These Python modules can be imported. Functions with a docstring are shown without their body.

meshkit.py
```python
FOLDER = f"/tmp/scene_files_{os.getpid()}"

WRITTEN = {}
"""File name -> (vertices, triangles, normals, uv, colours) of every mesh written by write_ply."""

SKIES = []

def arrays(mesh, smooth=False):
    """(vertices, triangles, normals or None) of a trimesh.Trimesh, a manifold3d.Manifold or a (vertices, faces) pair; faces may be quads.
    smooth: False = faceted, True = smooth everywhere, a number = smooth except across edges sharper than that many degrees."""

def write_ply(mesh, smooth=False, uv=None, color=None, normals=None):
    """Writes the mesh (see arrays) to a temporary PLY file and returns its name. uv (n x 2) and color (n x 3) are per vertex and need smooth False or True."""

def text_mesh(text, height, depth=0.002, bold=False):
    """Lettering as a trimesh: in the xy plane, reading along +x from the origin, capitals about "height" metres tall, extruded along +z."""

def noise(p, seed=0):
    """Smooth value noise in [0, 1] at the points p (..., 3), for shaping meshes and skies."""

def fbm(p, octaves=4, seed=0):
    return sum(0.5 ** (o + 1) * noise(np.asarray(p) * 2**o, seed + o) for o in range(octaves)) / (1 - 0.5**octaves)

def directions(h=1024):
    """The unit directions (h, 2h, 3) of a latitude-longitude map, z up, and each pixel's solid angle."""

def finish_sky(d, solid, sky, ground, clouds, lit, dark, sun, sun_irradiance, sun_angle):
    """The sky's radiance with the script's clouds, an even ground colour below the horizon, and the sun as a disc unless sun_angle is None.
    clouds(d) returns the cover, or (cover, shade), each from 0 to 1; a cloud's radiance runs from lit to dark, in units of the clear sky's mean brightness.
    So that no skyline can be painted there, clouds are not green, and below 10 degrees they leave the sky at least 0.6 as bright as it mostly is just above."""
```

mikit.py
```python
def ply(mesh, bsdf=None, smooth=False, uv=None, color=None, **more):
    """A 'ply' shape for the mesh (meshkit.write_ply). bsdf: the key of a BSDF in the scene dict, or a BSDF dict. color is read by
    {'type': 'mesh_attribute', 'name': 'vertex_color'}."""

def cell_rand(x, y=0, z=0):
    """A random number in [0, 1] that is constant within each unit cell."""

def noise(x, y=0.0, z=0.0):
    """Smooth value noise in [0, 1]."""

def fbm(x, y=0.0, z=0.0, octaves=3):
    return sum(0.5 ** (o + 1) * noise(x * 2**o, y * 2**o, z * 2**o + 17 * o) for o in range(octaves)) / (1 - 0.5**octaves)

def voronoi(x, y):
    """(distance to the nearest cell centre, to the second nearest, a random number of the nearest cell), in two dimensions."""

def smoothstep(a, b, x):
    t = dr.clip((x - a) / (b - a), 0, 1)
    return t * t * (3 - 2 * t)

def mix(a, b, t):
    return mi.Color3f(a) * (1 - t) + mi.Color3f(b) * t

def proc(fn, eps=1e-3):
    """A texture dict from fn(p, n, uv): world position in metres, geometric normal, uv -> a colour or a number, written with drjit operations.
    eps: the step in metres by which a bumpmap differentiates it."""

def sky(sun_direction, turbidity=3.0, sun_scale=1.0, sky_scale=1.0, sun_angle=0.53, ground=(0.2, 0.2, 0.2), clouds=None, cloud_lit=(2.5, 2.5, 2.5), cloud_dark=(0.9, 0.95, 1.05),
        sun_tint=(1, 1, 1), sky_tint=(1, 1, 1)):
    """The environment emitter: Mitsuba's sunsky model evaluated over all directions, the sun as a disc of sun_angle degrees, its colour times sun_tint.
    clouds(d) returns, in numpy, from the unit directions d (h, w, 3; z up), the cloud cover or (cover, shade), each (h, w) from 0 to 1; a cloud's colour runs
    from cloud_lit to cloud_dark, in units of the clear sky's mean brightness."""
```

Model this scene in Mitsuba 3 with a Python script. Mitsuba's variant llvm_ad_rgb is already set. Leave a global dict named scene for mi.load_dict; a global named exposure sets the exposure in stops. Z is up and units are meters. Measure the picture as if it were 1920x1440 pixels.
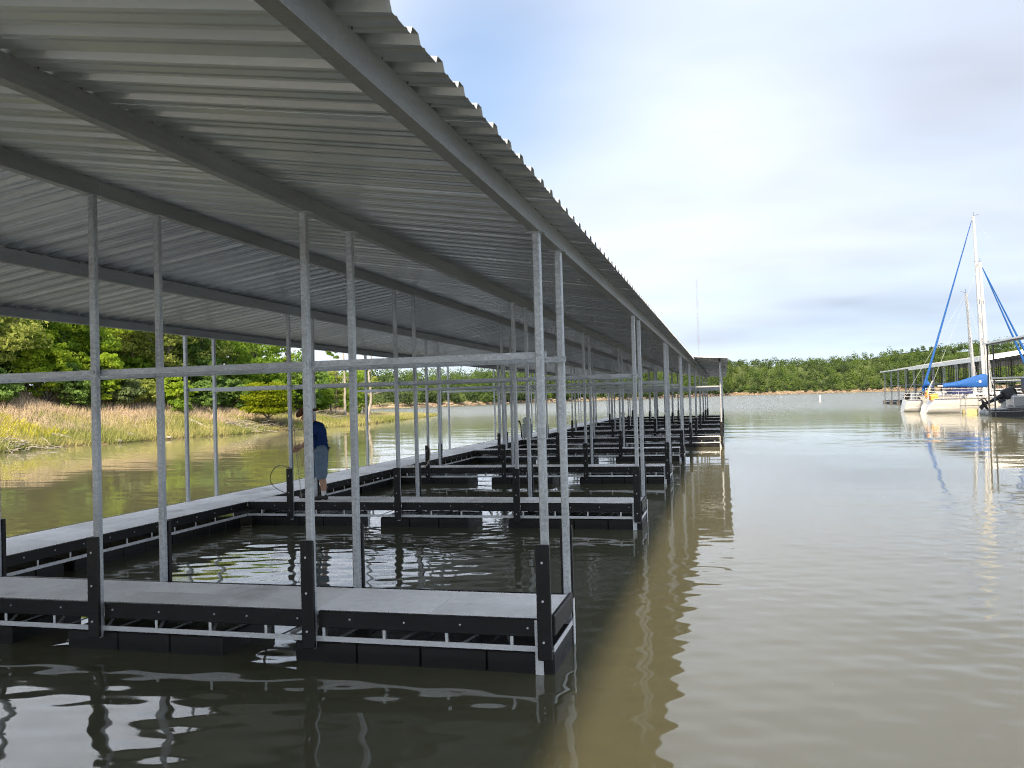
import math, random
import numpy as np, trimesh, mitsuba as mi, drjit as dr, mikit, meshkit
import manifold3d as m3
from shapely.geometry import Polygon, Point, LineString
import shapely
from mikit import noise, fbm, voronoi, smoothstep, mix, cell_rand
T = mi.ScalarTransform4f
scene, labels = {}, {}
PI = math.pi

# ---------------------------------------------------------------- camera, sky, exposure
EYE = np.array([0.0, 0.0, 2.1825])
YAW, PITCH, ROLL, FPX = 0.2491, 0.019, -0.0269, 1564.27
_f = np.array([-math.sin(YAW) * math.cos(PITCH), math.cos(YAW) * math.cos(PITCH), math.sin(PITCH)])
_r = np.array([math.cos(YAW), math.sin(YAW), 0.0])
_u = math.cos(ROLL) * np.cross(_r, _f) - math.sin(ROLL) * _r
scene['camera'] = {'type': 'perspective', 'fov': 2 * math.degrees(math.atan(960 / FPX)), 'fov_axis': 'x', 'near_clip': 0.05, 'far_clip': 20000.0,
                   'to_world': T().look_at(origin=EYE.tolist(), target=(EYE + _f).tolist(), up=_u.tolist())}
exposure = 2.75

def clouds(d):
    el = np.maximum(d[..., 2], 0.0)
    q = np.stack([d[..., 0] / (el + .22), d[..., 1] / (el + .22), el * 0], -1)
    n1 = meshkit.fbm(q * np.array([.9, 1.5, 1]) + 7.3, 5, seed=3)
    n2 = meshkit.fbm(q * np.array([.7, 1.3, 1]) + 21.7, 5, seed=11)
    n3 = meshkit.fbm(q * np.array([2.2, 4.5, 1]) + 3.1, 4, seed=5)
    def lobe(c, w, asp=1.0):
        c = np.array(c) / np.linalg.norm(c)
        return np.exp(-(1 - d @ c) / (1 - math.cos(math.radians(w))))
    gap = lobe((-.250, .894, .372), 8.0) * .60 + .25 * lobe((-.30, .90, .31), 7)
    cover = np.clip(.90 + .55 * (n1 - .5) + .3 * (n3 - .5) - gap * (.75 + .6 * (n3 - .5)), 0, 1)
    low = np.clip(1 - el / .16, 0, 1)
    cover = np.clip(cover - .30 * low * (1 - n1), 0, 1)
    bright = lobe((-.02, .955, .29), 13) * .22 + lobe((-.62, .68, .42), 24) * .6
    fill_glow = lobe(SUN, 45) * .5                      # extra cloud brightness around the sun, added to lift the shaded dock
    shade = np.clip(.77 + .82 * (n2 - .5) + .25 * (n3 - .5) - bright - fill_glow, 0, 1)
    return cover, shade

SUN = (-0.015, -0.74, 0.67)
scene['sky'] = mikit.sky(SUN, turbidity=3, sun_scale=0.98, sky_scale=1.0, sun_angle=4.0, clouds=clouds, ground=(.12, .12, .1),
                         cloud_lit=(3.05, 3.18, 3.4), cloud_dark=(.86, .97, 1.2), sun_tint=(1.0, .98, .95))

# ---------------------------------------------------------------- materials
def tw(b): return {'type': 'twosided', 'bsdf': b}
def col(c): return {'type': 'rgb', 'value': [float(x) for x in c]} if isinstance(c, (tuple, list)) else c
def pb(name, color, rough=.5, metallic=0.0, spec=.5, bump=None, **k):
    b = {'type': 'principled', 'base_color': col(color), 'roughness': rough, 'metallic': metallic, 'specular': spec, **k}
    if bump: b = {'type': 'bumpmap', 'arbitrary': mikit.proc(bump[0], bump[2] if len(bump) > 2 else 1e-3), 'scale': bump[1], 'bsdf': b}
    scene[name] = tw(b)

def f_galv(p, n, uv):
    s = cell_rand(p.x * 55 + 9 * noise(p.x * 30, p.y * 30, p.z * 30), p.y * 55, p.z * 38)
    l = fbm(p.x * 2.3, p.y * 2.3, p.z * 1.7, 4)
    st = smoothstep(.55, .8, fbm(p.x * 9, p.y * 9, p.z * .9, 3))
    v = .36 + .17 * s + .24 * (l - .5) - .07 * st
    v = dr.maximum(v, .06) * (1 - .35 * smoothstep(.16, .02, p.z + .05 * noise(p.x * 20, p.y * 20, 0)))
    rust = smoothstep(.70, .84, fbm(p.x * 6, p.y * 6, p.z * 1.1, 3)) * .35
    return mix(mi.Color3f(v * .94, v, v * 1.05), mi.Color3f(.19, .15, .11), rust)
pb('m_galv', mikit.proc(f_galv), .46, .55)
def f_purlin(p, n, uv):
    l = fbm(p.x * 3, p.y * 1.3, p.z * 6, 4); s = cell_rand(p.x * 40, p.y * 40 + 8 * noise(p.y * 20, p.z * 20), p.z * 40)
    v = .27 + .14 * (l - .5) + .04 * s
    return mi.Color3f(v * .95, v * 1.0, v * 1.02)
pb('m_purlin', mikit.proc(f_purlin), .5, .5)
def f_sheet(p, n, uv):
    l = fbm(p.x * .9, p.y * 5, 1.0, 3); k = cell_rand(0, dr.floor(p.y / .914 + .5), 3)
    v = .40 + .10 * (l - .5) + .07 * (k - .5)
    return mi.Color3f(v * .91, v, v * 1.08)
pb('m_sheet', mikit.proc(f_sheet), .32, .55)
def f_hdpe(p, n, uv):
    l = fbm(p.x * 5, p.y * 5, p.z * 8, 3); sc = smoothstep(.66, .75, fbm(p.x * 3 + p.z * 2, p.y * 3, p.z * 55, 3))
    v = .006 + .006 * l + .004 * sc
    return mi.Color3f(v, v * 1.03, v * 1.12)
pb('m_hdpe', mikit.proc(f_hdpe), .45, 0, .3)
def f_float(p, n, uv):
    l = fbm(p.x * 4, p.y * 4, p.z * 4, 3)
    wet = smoothstep(.07, .02, p.z + .02 * noise(p.x * 8, p.y * 8))
    v = (.007 + .008 * l) * (1 - .5 * wet)
    return mi.Color3f(v, v * 1.02, v * 1.05)
pb('m_float', mikit.proc(f_float), .5, 0, .3)
def deckf(k):
    def f(p, n, uv):
        a = fbm(p.x * 2.2, p.y * 2.2, k, 4); b = fbm(p.x * 17, p.y * 17, k, 3); g = noise(p.x * 160, p.y * 160)
        st = smoothstep(.60, .78, fbm(p.x * 1.3 + 4 * k, p.y * 1.1, 2.0, 4))
        sp = smoothstep(.80, .86, noise(p.x * 26, p.y * 26, k))
        v = k + .26 * (a - .5) + .12 * (b - .5) + .06 * (g - .5) - .17 * st - .07 * sp
        return mi.Color3f(v * 1.0, v * .995, v * .985)
    return f
for i, k in enumerate((.70, .76, .62)): pb(f'm_deck{i}', mikit.proc(deckf(k)), .85, 0, .3, bump=(lambda p, n, uv: fbm(p.x * 30, p.y * 30, 0, 3), .004))
def f_rail(p, n, uv):
    v = .60 + .12 * (fbm(p.x * 5, p.y * 5, p.z * 9, 3) - .5) + .08 * (cell_rand(p.x * 60, p.y * 60, p.z * 60) - .5)
    return mi.Color3f(v * .97, v, v * 1.02)
pb('m_rail', mikit.proc(f_rail), .5, .3)
pb('m_zinc', (.62, .64, .66), .3, .6)
pb('m_dark', (.02, .02, .022), .5)

# water: turbid olive body, Fresnel surface; beyond the docks the wind ruffles it
def f_wrough(p, n, uv):
    y = p.y
    far = smoothstep(26.0, 170.0, y) ; vf = smoothstep(120, 420, y)
    w = fbm(p.x * .05, p.y * .013, 0, 3)
    return mi.Float(.04 + far * (.13 + .10 * (w - .5)) + .05 * vf)
def f_wcol(p, n, uv):
    l = fbm(p.x * .25, p.y * .12, 0, 3)
    return mix((.058, .0585, .035), (.070, .069, .042), l)
scene['m_water'] = {'type': 'principled', 'base_color': mikit.proc(f_wcol), 'roughness': mikit.proc(f_wrough), 'eta': 1.7, 'spec_tint': 0.0}

# ---------------------------------------------------------------- mesh helpers
class MB:
    def __init__(self): self.v, self.f, self.n = [], [], 0
    def add(self, v, f):
        v = np.asarray(v, float); f = np.asarray(f, int)
        if f.shape[1] == 4: f = np.vstack([f[:, [0, 1, 2]], f[:, [0, 2, 3]]])
        self.v.append(v); self.f.append(f + self.n); self.n += len(v); return self
    BF = np.array([[0, 2, 3, 1], [4, 5, 7, 6], [0, 1, 5, 4], [2, 6, 7, 3], [0, 4, 6, 2], [1, 3, 7, 5]])
    def box(self, x0, x1, y0, y1, z0, z1):
        # vertex index = 4*iz + 2*iy + ix
        v = [(x, y, z) for z in (z0, z1) for y in (y0, y1) for x in (x0, x1)]
        return self.add(v, self.BF)
    def obox(self, c, ax, ay, az):
        c, ax, ay, az = (np.asarray(a, float) for a in (c, ax, ay, az))
        v = [c + i * ax + j * ay + k * az for k in (-1, 1) for j in (-1, 1) for i in (-1, 1)]
        return self.add(v, self.BF)
    def bar(self, a, b, w, h, up=(0, 0, 1)):
        a, b = np.asarray(a, float), np.asarray(b, float); d = b - a; L = np.linalg.norm(d); d = d / L
        up = np.asarray(up, float)
        if abs(d @ up) > .95: up = np.array([0, 1.0, 0])
        s = np.cross(d, up); s /= np.linalg.norm(s); t = np.cross(s, d)
        return self.obox((a + b) / 2, d * L / 2, s * w / 2, t * h / 2)
    def tube(self, pts, rad, sides=8, cap=True):
        p = np.asarray(pts, float); r = np.broadcast_to(np.asarray(rad, float), (len(p),))
        t = np.gradient(p, axis=0); t /= np.linalg.norm(t, axis=1, keepdims=True) + 1e-12
        ref = np.where(np.abs(t[:, 2:]) < .9, [0, 0, 1.0], [1.0, 0, 0])
        if len(p) > 2: ref = np.broadcast_to(ref[len(p) // 2], t.shape)
        a = np.cross(t, ref); a /= np.linalg.norm(a, axis=1, keepdims=True) + 1e-12; b = np.cross(t, a)
        an = np.arange(sides) * 2 * PI / sides
        v = p[:, None] + r[:, None, None] * (np.cos(an)[None, :, None] * a[:, None] + np.sin(an)[None, :, None] * b[:, None])
        i, j = np.meshgrid(np.arange(len(p) - 1), np.arange(sides), indexing='ij')
        q = np.stack([i * sides + j, (i + 1) * sides + j, (i + 1) * sides + (j + 1) % sides, i * sides + (j + 1) % sides], -1).reshape(-1, 4)
        self.add(v.reshape(-1, 3), q)
        if cap:
            for e, rev in ((0, False), (len(p) - 1, True)):
                o = np.vstack([v[e], p[e]]); k = np.arange(sides)
                fc = np.stack([k, (k + 1) % sides, np.full(sides, sides)], 1)
                self.add(o, fc[:, ::-1] if rev else fc)
        return self
    def cyl(self, a, b, r, sides=12): return self.tube([a, b], r, sides)
    def mesh(self):
        return trimesh.Trimesh(np.vstack(self.v), np.vstack(self.f), process=False)

def cbox(x0, x1, y0, y1, z0, z1, c=.006):
    """chamfered box: hull of three shrunken boxes"""
    pts = []
    for cx, cy, cz in ((c, c, 0), (c, 0, c), (0, c, c)):
        pts += [(x, y, z) for x in (x0 + cx, x1 - cx) for y in (y0 + cy, y1 - cy) for z in (z0 + cz, z1 - cz)]
    return trimesh.convex.convex_hull(np.array(pts))

def key_free(k):
    if k not in scene and not any(s.startswith(k + '__') for s in (scene if k.count('__') == 0 else ())): return k
    i = 1
    while f'{k}_{i:03d}' in scene or f'{k}_{i:03d}' in labels: i += 1
    return f'{k}_{i:03d}'
_cnt = {}
def num(k):
    """next free numbered key: k, k_001, k_002 ..."""
    n = _cnt.get(k, 0); _cnt[k] = n + 1
    return k if n == 0 else f'{k}_{n:03d}'
def put(key, mesh, mat, smooth=False, **kw):
    if isinstance(mesh, MB): mesh = mesh.mesh()
    k = num(key); scene[k] = mikit.ply(mesh, mat, smooth, **kw); return k
def tmpl(mesh, mat, smooth=False):
    if isinstance(mesh, MB): mesh = mesh.mesh()
    return mikit.ply(mesh, mat, smooth)
def place(key, t, x=0, y=0, z=0, mat=None):
    k = num(key); d = {**t, 'to_world': T().translate([x, y, z])}
    if mat: d['bsdf'] = {'type': 'ref', 'id': mat}
    scene[k] = d; return k
def tag(key, label=None, cat=None, group=None, kind=None):
    labels[key] = {k: v for k, v in dict(label=label, category=cat, group=group, kind=kind).items() if v}
def thing(name, label, cat, group=None):
    k = num(name); tag(k, label, cat, group); return k

# ---------------------------------------------------------------- water
WL = -.0575                                   # water level
WD = np.random.default_rng(5)
_wl = np.array([.28, .34, .42, .5, .62, .75, .95, 1.2, 1.5, 1.9, 2.4, 3.1, 4.2, 5.5])
_wa = np.array([.9, .2, -.5, 1.3, .55, -.25, .8, .1, 1.1, .45, -.1, .7, .3, .6]) - 2.2
_wp = WD.uniform(0, 2 * PI, len(_wl))
_ws = np.array([.034, .034, .030, .025, .019, .014, .011, .008, .006, .006, .005, .005, .005, .005])
def wave_h(x, y):
    P = np.stack([x * .23, y * .23, x * 0], -1); g = .25 + 1.15 * np.clip((meshkit.fbm(P, 3, seed=2) - .25) * 1.7, 0, 1)
    inside = np.clip((-1.0 - x) / 2.5, 0, 1) * np.clip((x + 11.5) / 2, 0, 1) * np.clip((y - 3) / 4, 0, 1)   # sheltered water between the fingers
    g = g * (.58 + .42 * inside)
    wx = x + .35 * (meshkit.noise(P * 2.1, 8) - .5); wy = y + .35 * (meshkit.noise(P * 1.9 + 4, 9) - .5)
    h = 0
    for l, a, p, s in zip(_wl, _wa, _wp, _ws):
        k = 2 * PI / l
        fade = 1.0
        if l < .8: fade = 1 - np.clip((y - 13) / 9, 0, 1)
        elif l < 2: fade = 1 - np.clip((y - 44) / 16, 0, 1)
        h = h + fade * s / k * np.sin(k * (wx * math.cos(a) + wy * math.sin(a)) + p)
    return h * g * (1 - np.clip((np.hypot(x, y) - 110) / 80, 0, 1))
def wgrid(xs, ys):
    X, Y = np.meshgrid(xs, ys); Z = wave_h(X, Y) + WL; nx, ny = len(xs), len(ys)
    i, j = np.meshgrid(np.arange(nx - 1), np.arange(ny - 1)); a = (j * nx + i).ravel()
    return np.stack([X, Y, Z], -1).reshape(-1, 3), np.stack([a, a + 1, a + nx + 1, a + nx], 1)
wb = MB()
wb.add(*wgrid(np.linspace(-15, 9, 481), np.linspace(1.0, 22, 441)))
wb.add(*wgrid(np.linspace(-45, -15, 176), np.linspace(1.0, 22, 141)))
wb.add(*wgrid(np.linspace(9, 45, 121), np.linspace(1.0, 22, 121)))
wb.add(*wgrid(np.linspace(-45, 45, 561), np.linspace(22, 60, 301)))
wb.add(*wgrid(np.linspace(-70, 110, 321), np.linspace(60, 210, 321)))
def flat(x0, x1, y0, y1):
    n = 6
    xs, ys = np.linspace(x0, x1, n), np.linspace(y0, y1, n); X, Y = np.meshgrid(xs, ys)
    i, j = np.meshgrid(np.arange(n - 1), np.arange(n - 1)); a = (j * n + i).ravel()
    wb.add(np.stack([X, Y, X * 0 + WL], -1).reshape(-1, 3), np.stack([a, a + 1, a + n + 1, a + n], 1))
flat(-3000, 3000, 210, 3000); flat(-3000, -70, 60, 210); flat(110, 3000, 60, 210); flat(-3000, -45, 1, 60); flat(45, 3000, 1, 60); flat(-3000, 3000, -1200, 1)
put('water', wb, 'm_water', True); tag('water', kind='structure')

# ---------------------------------------------------------------- the covered dock
DK = 'covered_boat_dock'
tag(DK, 'long covered boat dock in the foreground with galvanized posts, grey deck and ribbed metal roof', 'covered dock')
ZD = .3825                                   # deck height above the water
ROW = {'R': -1.457, 'C': -3.551, 'L': -5.758, 'Z': -7.903, 'W': -10.12}
PB = {'R': 3.55, 'C': 3.888, 'L': 4.229, 'Z': 3.895, 'W': 3.60}   # purlin undersides
XW0, XW1, XE, XE2 = -10.17, -8.83, -1.40, -.10
FW = .935
Y1, DY, NF = 6.673, 7.457, 10
fy = lambda k: Y1 + DY * (k - 1)
YA, YZ = -1.25, fy(NF) + FW + .5
RID = 4.379
planeR = lambda x: RID - .158 * (x - ROW['L'])
planeL = lambda x: RID + .145 * (x - ROW['L'])

# posts (tube 76 mm) with fender boards
def post_mesh(top):
    b = MB(); s = .032
    sq = [(-s + .008, -s), (s - .008, -s), (s, -s + .008), (s, s - .008), (s - .008, s), (-s + .008, s), (-s, s - .008), (-s, -s + .008)]
    v = [(x, y, z) for z in (.06, top) for x, y in sq]; n = 8
    b.add(v, [[i, (i + 1) % n, n + (i + 1) % n, n + i] for i in range(n)])
    b.add([(x, y, top) for x, y in sq] + [(0, 0, top)], [[i, (i + 1) % n, n] for i in range(n)])
    b.box(-.075, .075, -.05, .05, top - .008, top + .001)   # cap plate under the purlin
    return b
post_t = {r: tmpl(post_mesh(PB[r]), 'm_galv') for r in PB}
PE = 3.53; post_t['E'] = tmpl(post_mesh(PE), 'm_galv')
fender_t = tmpl(cbox(-.058, .058, -.0225, .0225, ZD - .31, ZD + .62, .007), 'm_hdpe')
bb = MB()
for z in (.48, .17, -.16): bb.cyl((0, .001, ZD + z), (0, -.009, ZD + z), .0095, 10)
fbolt_f = tmpl(bb, 'm_zinc')
bb = MB()
for z in (.48, .17, -.16): bb.cyl((0, -.001, ZD + z), (0, .009, ZD + z), .0095, 10)
fbolt_b = tmpl(bb, 'm_zinc')
rj = np.random.default_rng(23)
for k in range(0, NF + 1):
    rows = dict(ROW)
    if k >= 5: rows['E'] = -.17
    for r, x in rows.items():
        for side in (0, 1):
            y = fy(k) + (FW if side else 0)
            jx = rj.uniform(-.007, .007); x = x + jx
            pk = place(f'{DK}__post', post_t[r], x, y)
            if r == 'W': continue
            sg = 1 if side else -1; fz = rj.uniform(-.022, .018) if k > 1 else 0
            kk = place(f'{pk}__fender_board', fender_t, x - .008, y + sg * (.032 + .0235), fz)
            kk = place(f'{pk}__fender_bolts', fbolt_b if side else fbolt_f, x - .012, y + sg * (.032 + .046), fz)
            labels[kk] = {'kind': 'stuff'}

# fingers: deck panels, fascia boards, lower rails with struts, floats, corner legs, bolts
def float_mesh(L):
    b = MB(); n = max(1, round(L / .56)); w = L / n
    for i in range(n):
        m = cbox(i * w + .006, (i + 1) * w - .006, 0, .915, -.34, ZD - .272, .012); b.add(m.vertices, m.faces)
    b.box(.02, L - .02, .05, .865, -.33, ZD - .285)
    return b
FL = {}
def float_t(L, alongy=False):
    kx = (round(L, 2), alongy)
    if kx not in FL:
        m = float_mesh(L).mesh()
        if alongy:
            v = m.vertices.copy(); m = trimesh.Trimesh(np.stack([-v[:, 1], v[:, 0], v[:, 2]], 1), m.faces, process=False)
        FL[kx] = tmpl(m, 'm_float')
    return FL[kx]
rng = np.random.default_rng(17)
STRUT = tmpl(MB().box(-.0125, .0125, -.004, .004, ZD - .217, ZD - .143), 'm_rail')
PT = {}
def panel_t(w, d):
    kx = (round(w, 3), round(d, 3))
    if kx not in PT: PT[kx] = tmpl(cbox(0, w, 0, d, ZD - .045, ZD, .004), 'm_deck0')
    return PT[kx]
def deck_mat(): return f'm_deck{rng.choice(3, p=[.5, .25, .25])}'
def finger(k):
    key = num(f'{DK}__finger_dock'); y = fy(k); xe = XE2 if k >= 5 else XE
    n = 7 if k < 5 else 8
    x0, x1 = XW1 + .004, xe - .045; w = (x1 - x0) / n
    y0, y1 = y + .042, y + FW - .042
    for i in range(n):
        for j in range(2):
            d = (y1 - y0) / 2
            place(f'{key}__deck_panel', panel_t(w - .006, d - .004), x0 + i * w + .003, y0 + j * d + .002, rng.uniform(-.0015, .0015), deck_mat())
    posts = sorted([ROW[r] for r in 'RCLZ'] + ([-.17] if k >= 5 else []))
    cuts = [XW1 + .002] + sum([[p - .05, p + .05] for p in posts], []) + [xe - .002]
    for a, b in zip(cuts[0::2], cuts[1::2]):
        if b - a < .08: continue
        for (ya, yb) in ((y - .002, y + .040), (y + FW - .040, y + FW + .002)):
            put(f'{key}__fascia_board', cbox(a, b, ya, yb, ZD - .143, ZD + .002, .006), 'm_hdpe')
    put(f'{key}__end_board', cbox(xe - .042, xe, y + .05, y + FW - .05, ZD - .15, ZD + .025, .010), 'm_hdpe')
    # lower rails (angle iron), front, back and end
    for ya, s in ((y + .004, 1), (y + FW - .004, -1)):
        b = MB(); b.box(XW1, xe - .02, min(ya, ya + s * .006), max(ya, ya + s * .006), ZD - .262, ZD - .217)
        b.box(XW1, xe - .02, min(ya + s * .007, ya + s * .045), max(ya + s * .007, ya + s * .045), ZD - .262, ZD - .256)
        put(f'{key}__rail', b, 'm_rail')
    put(f'{key}__rail', MB().box(xe - .012, xe - .004, y + .02, y + FW - .02, ZD - .262, ZD - .217), 'm_rail')
    # struts between fascia and rail
    ns = int((xe - XW1) / .565)
    for i in range(ns + 1):
        x = xe - .36 - i * .565
        if x < XW1 + .05 or min(abs(x - p) for p in posts) < .06: continue
        place(f'{key}__strut', STRUT, x, y + .010)
        if k <= 6: place(f'{key}__strut', STRUT, x, y + FW - .010)
    # diagonal webs inside the truss
    b = MB()
    for i in range(ns):
        x = xe - .36 - i * .565
        b.bar((x, y + .05, ZD - .24), (x - .4, y + FW - .06, ZD - .10), .03, .004)
        b.bar((x - .45, y + .05, ZD - .24), (x - .05, y + FW - .06, ZD - .10), .03, .004)
    labels[put(f'{key}__diagonal_webs', b, 'm_galv')] = {'kind': 'stuff'}
    # corner legs (angle) that reach into the water
    put(f'{key}__corner_leg', MB().box(xe - .16, xe - .092, y - .012, y - .005, -.3, ZD - .001).box(xe - .16, xe - .153, y - .004, y + .05, -.3, ZD - .15), 'm_rail')
    put(f'{key}__corner_leg', MB().box(xe + .002, xe + .009, y + FW - .085, y + FW - .02, -.3, ZD - .03), 'm_rail')
    # floats
    segs = [(-3.74, xe), (-6.14, -4.46), (XW1 + .05, -6.78)]
    for a, b_ in segs: place(f'{key}__float', float_t(b_ - a), a, y + .01)
    # bolt heads on the fascia
    b = MB(); x = xe - .22
    while x > XW1 + .1:
        if min(abs(x - p) for p in posts) > .07:
            zz = ZD - .062 + rng.uniform(-.008, .008)
            b.cyl((x, y, zz), (x, y - .010, zz), .008, 8); b.cyl((x, y + FW, zz), (x, y + FW + .010, zz), .008, 8)
        x -= rng.choice([.33, .5, .58])
    labels[put(f'{key}__bolt_heads', b, 'm_zinc')] = {'kind': 'stuff'}
for k in range(0, NF + 1): finger(k)

# walkway
WK = f'{DK}__walkway'
n = int((fy(NF) + FW - YA) / 1.09); yw = (fy(NF) + FW - YA) / n
for i in range(n):
    for j in range(2):
        w = (XW1 - XW0 - .09) / 2
        place(f'{WK}__deck_panel', panel_t(w - .004, yw - .006), XW0 + .045 + j * w + .002, YA + i * yw + .003, rng.uniform(-.0015, .0015), deck_mat())
for k in range(0, NF):
    a, b_ = fy(k) + FW + .004, fy(k + 1) - .004
    put(f'{WK}__fascia_board', cbox(XW1 - .040, XW1, a, b_, ZD - .143, ZD + .002, .006), 'm_hdpe')
    bm = MB(); bm.box(XW1 - .010, XW1 - .004, a, b_, ZD - .262, ZD - .217); bm.box(XW1 - .05, XW1 - .011, a, b_, ZD - .262, ZD - .256)
    put(f'{WK}__rail', bm, 'm_rail')
    sb = MB().box(-.004, .004, -.0125, .0125, ZD - .217, ZD - .143)
    if k == 0: STY = tmpl(sb, 'm_rail')
    y = a + .4
    while y < b_ - .1:
        place(f'{WK}__strut', STY, XW1 - .010, y); y += .565
    L = (b_ - a - .55) / 3
    for i in range(3): place(f'{WK}__float', float_t(L, True), XW1 - .10, a + .1 + i * (L + .18))
    b = MB()
    for y in np.arange(a + .25, b_, .52): b.cyl((XW1, y, ZD - .065), (XW1 + .010, y, ZD - .065), .010, 8)
    labels[put(f'{WK}__bolt_heads', b, 'm_zinc')] = {'kind': 'stuff'}
for i in range(10):
    a = YA + i * (fy(NF) + FW - YA) / 10; b_ = a + (fy(NF) + FW - YA) / 10
    put(f'{WK}__fascia_board', cbox(XW0, XW0 + .040, a + .002, b_ - .002, ZD - .143, ZD + .002, .006), 'm_hdpe')
put(f'{WK}__end_board', cbox(XW0 + .05, XW1, fy(NF) + FW + .001, fy(NF) + FW + .04, ZD - .143, ZD + .002, .006), 'm_hdpe')

# roof: purlins per bay and ribbed sheets
RF = f'{DK}__roof'
def purlin_mesh(x, z0, depth, a, b_, sg=1):
    m = MB(); w = .078; t = .004
    m.box(x + sg * .039 - t / 2, x + sg * .039 + t / 2, a, b_, z0, z0 + depth)
    xs = sorted((x - sg * .039, x + sg * (.039 - t / 2 - .0005)))
    m.box(xs[0], xs[1], a, b_, z0, z0 + t); m.box(xs[0], xs[1], a, b_, z0 + depth - t, z0 + depth)
    xl = x - sg * .039
    m.box(min(xl, xl + sg * t), max(xl, xl + sg * t), a, b_, z0 + t + .0005, z0 + .022)
    return m
for r, x in ROW.items():
    pl = planeR(x) if x >= ROW['L'] else planeL(x)
    edges = [YA + .05] + [fy(k) + .02 for k in range(0, NF + 1)] + [YZ - .05]
    for a, b_ in zip(edges[:-1], edges[1:]):
        put(f'{RF}__purlin', purlin_mesh(x, PB[r] + .001, pl - PB[r] - .004, a + .002, b_ - .002, 1 if r != 'W' else -1), 'm_purlin')
edges = [fy(5) - .75] + [fy(k) + .02 for k in range(6, NF + 1)] + [YZ - .05]
for a, b_ in zip(edges[:-1], edges[1:]):
    put(f'{RF}__purlin', purlin_mesh(-.17, PE + .001, .146, a + .002, b_ - .002), 'm_purlin')
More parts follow.
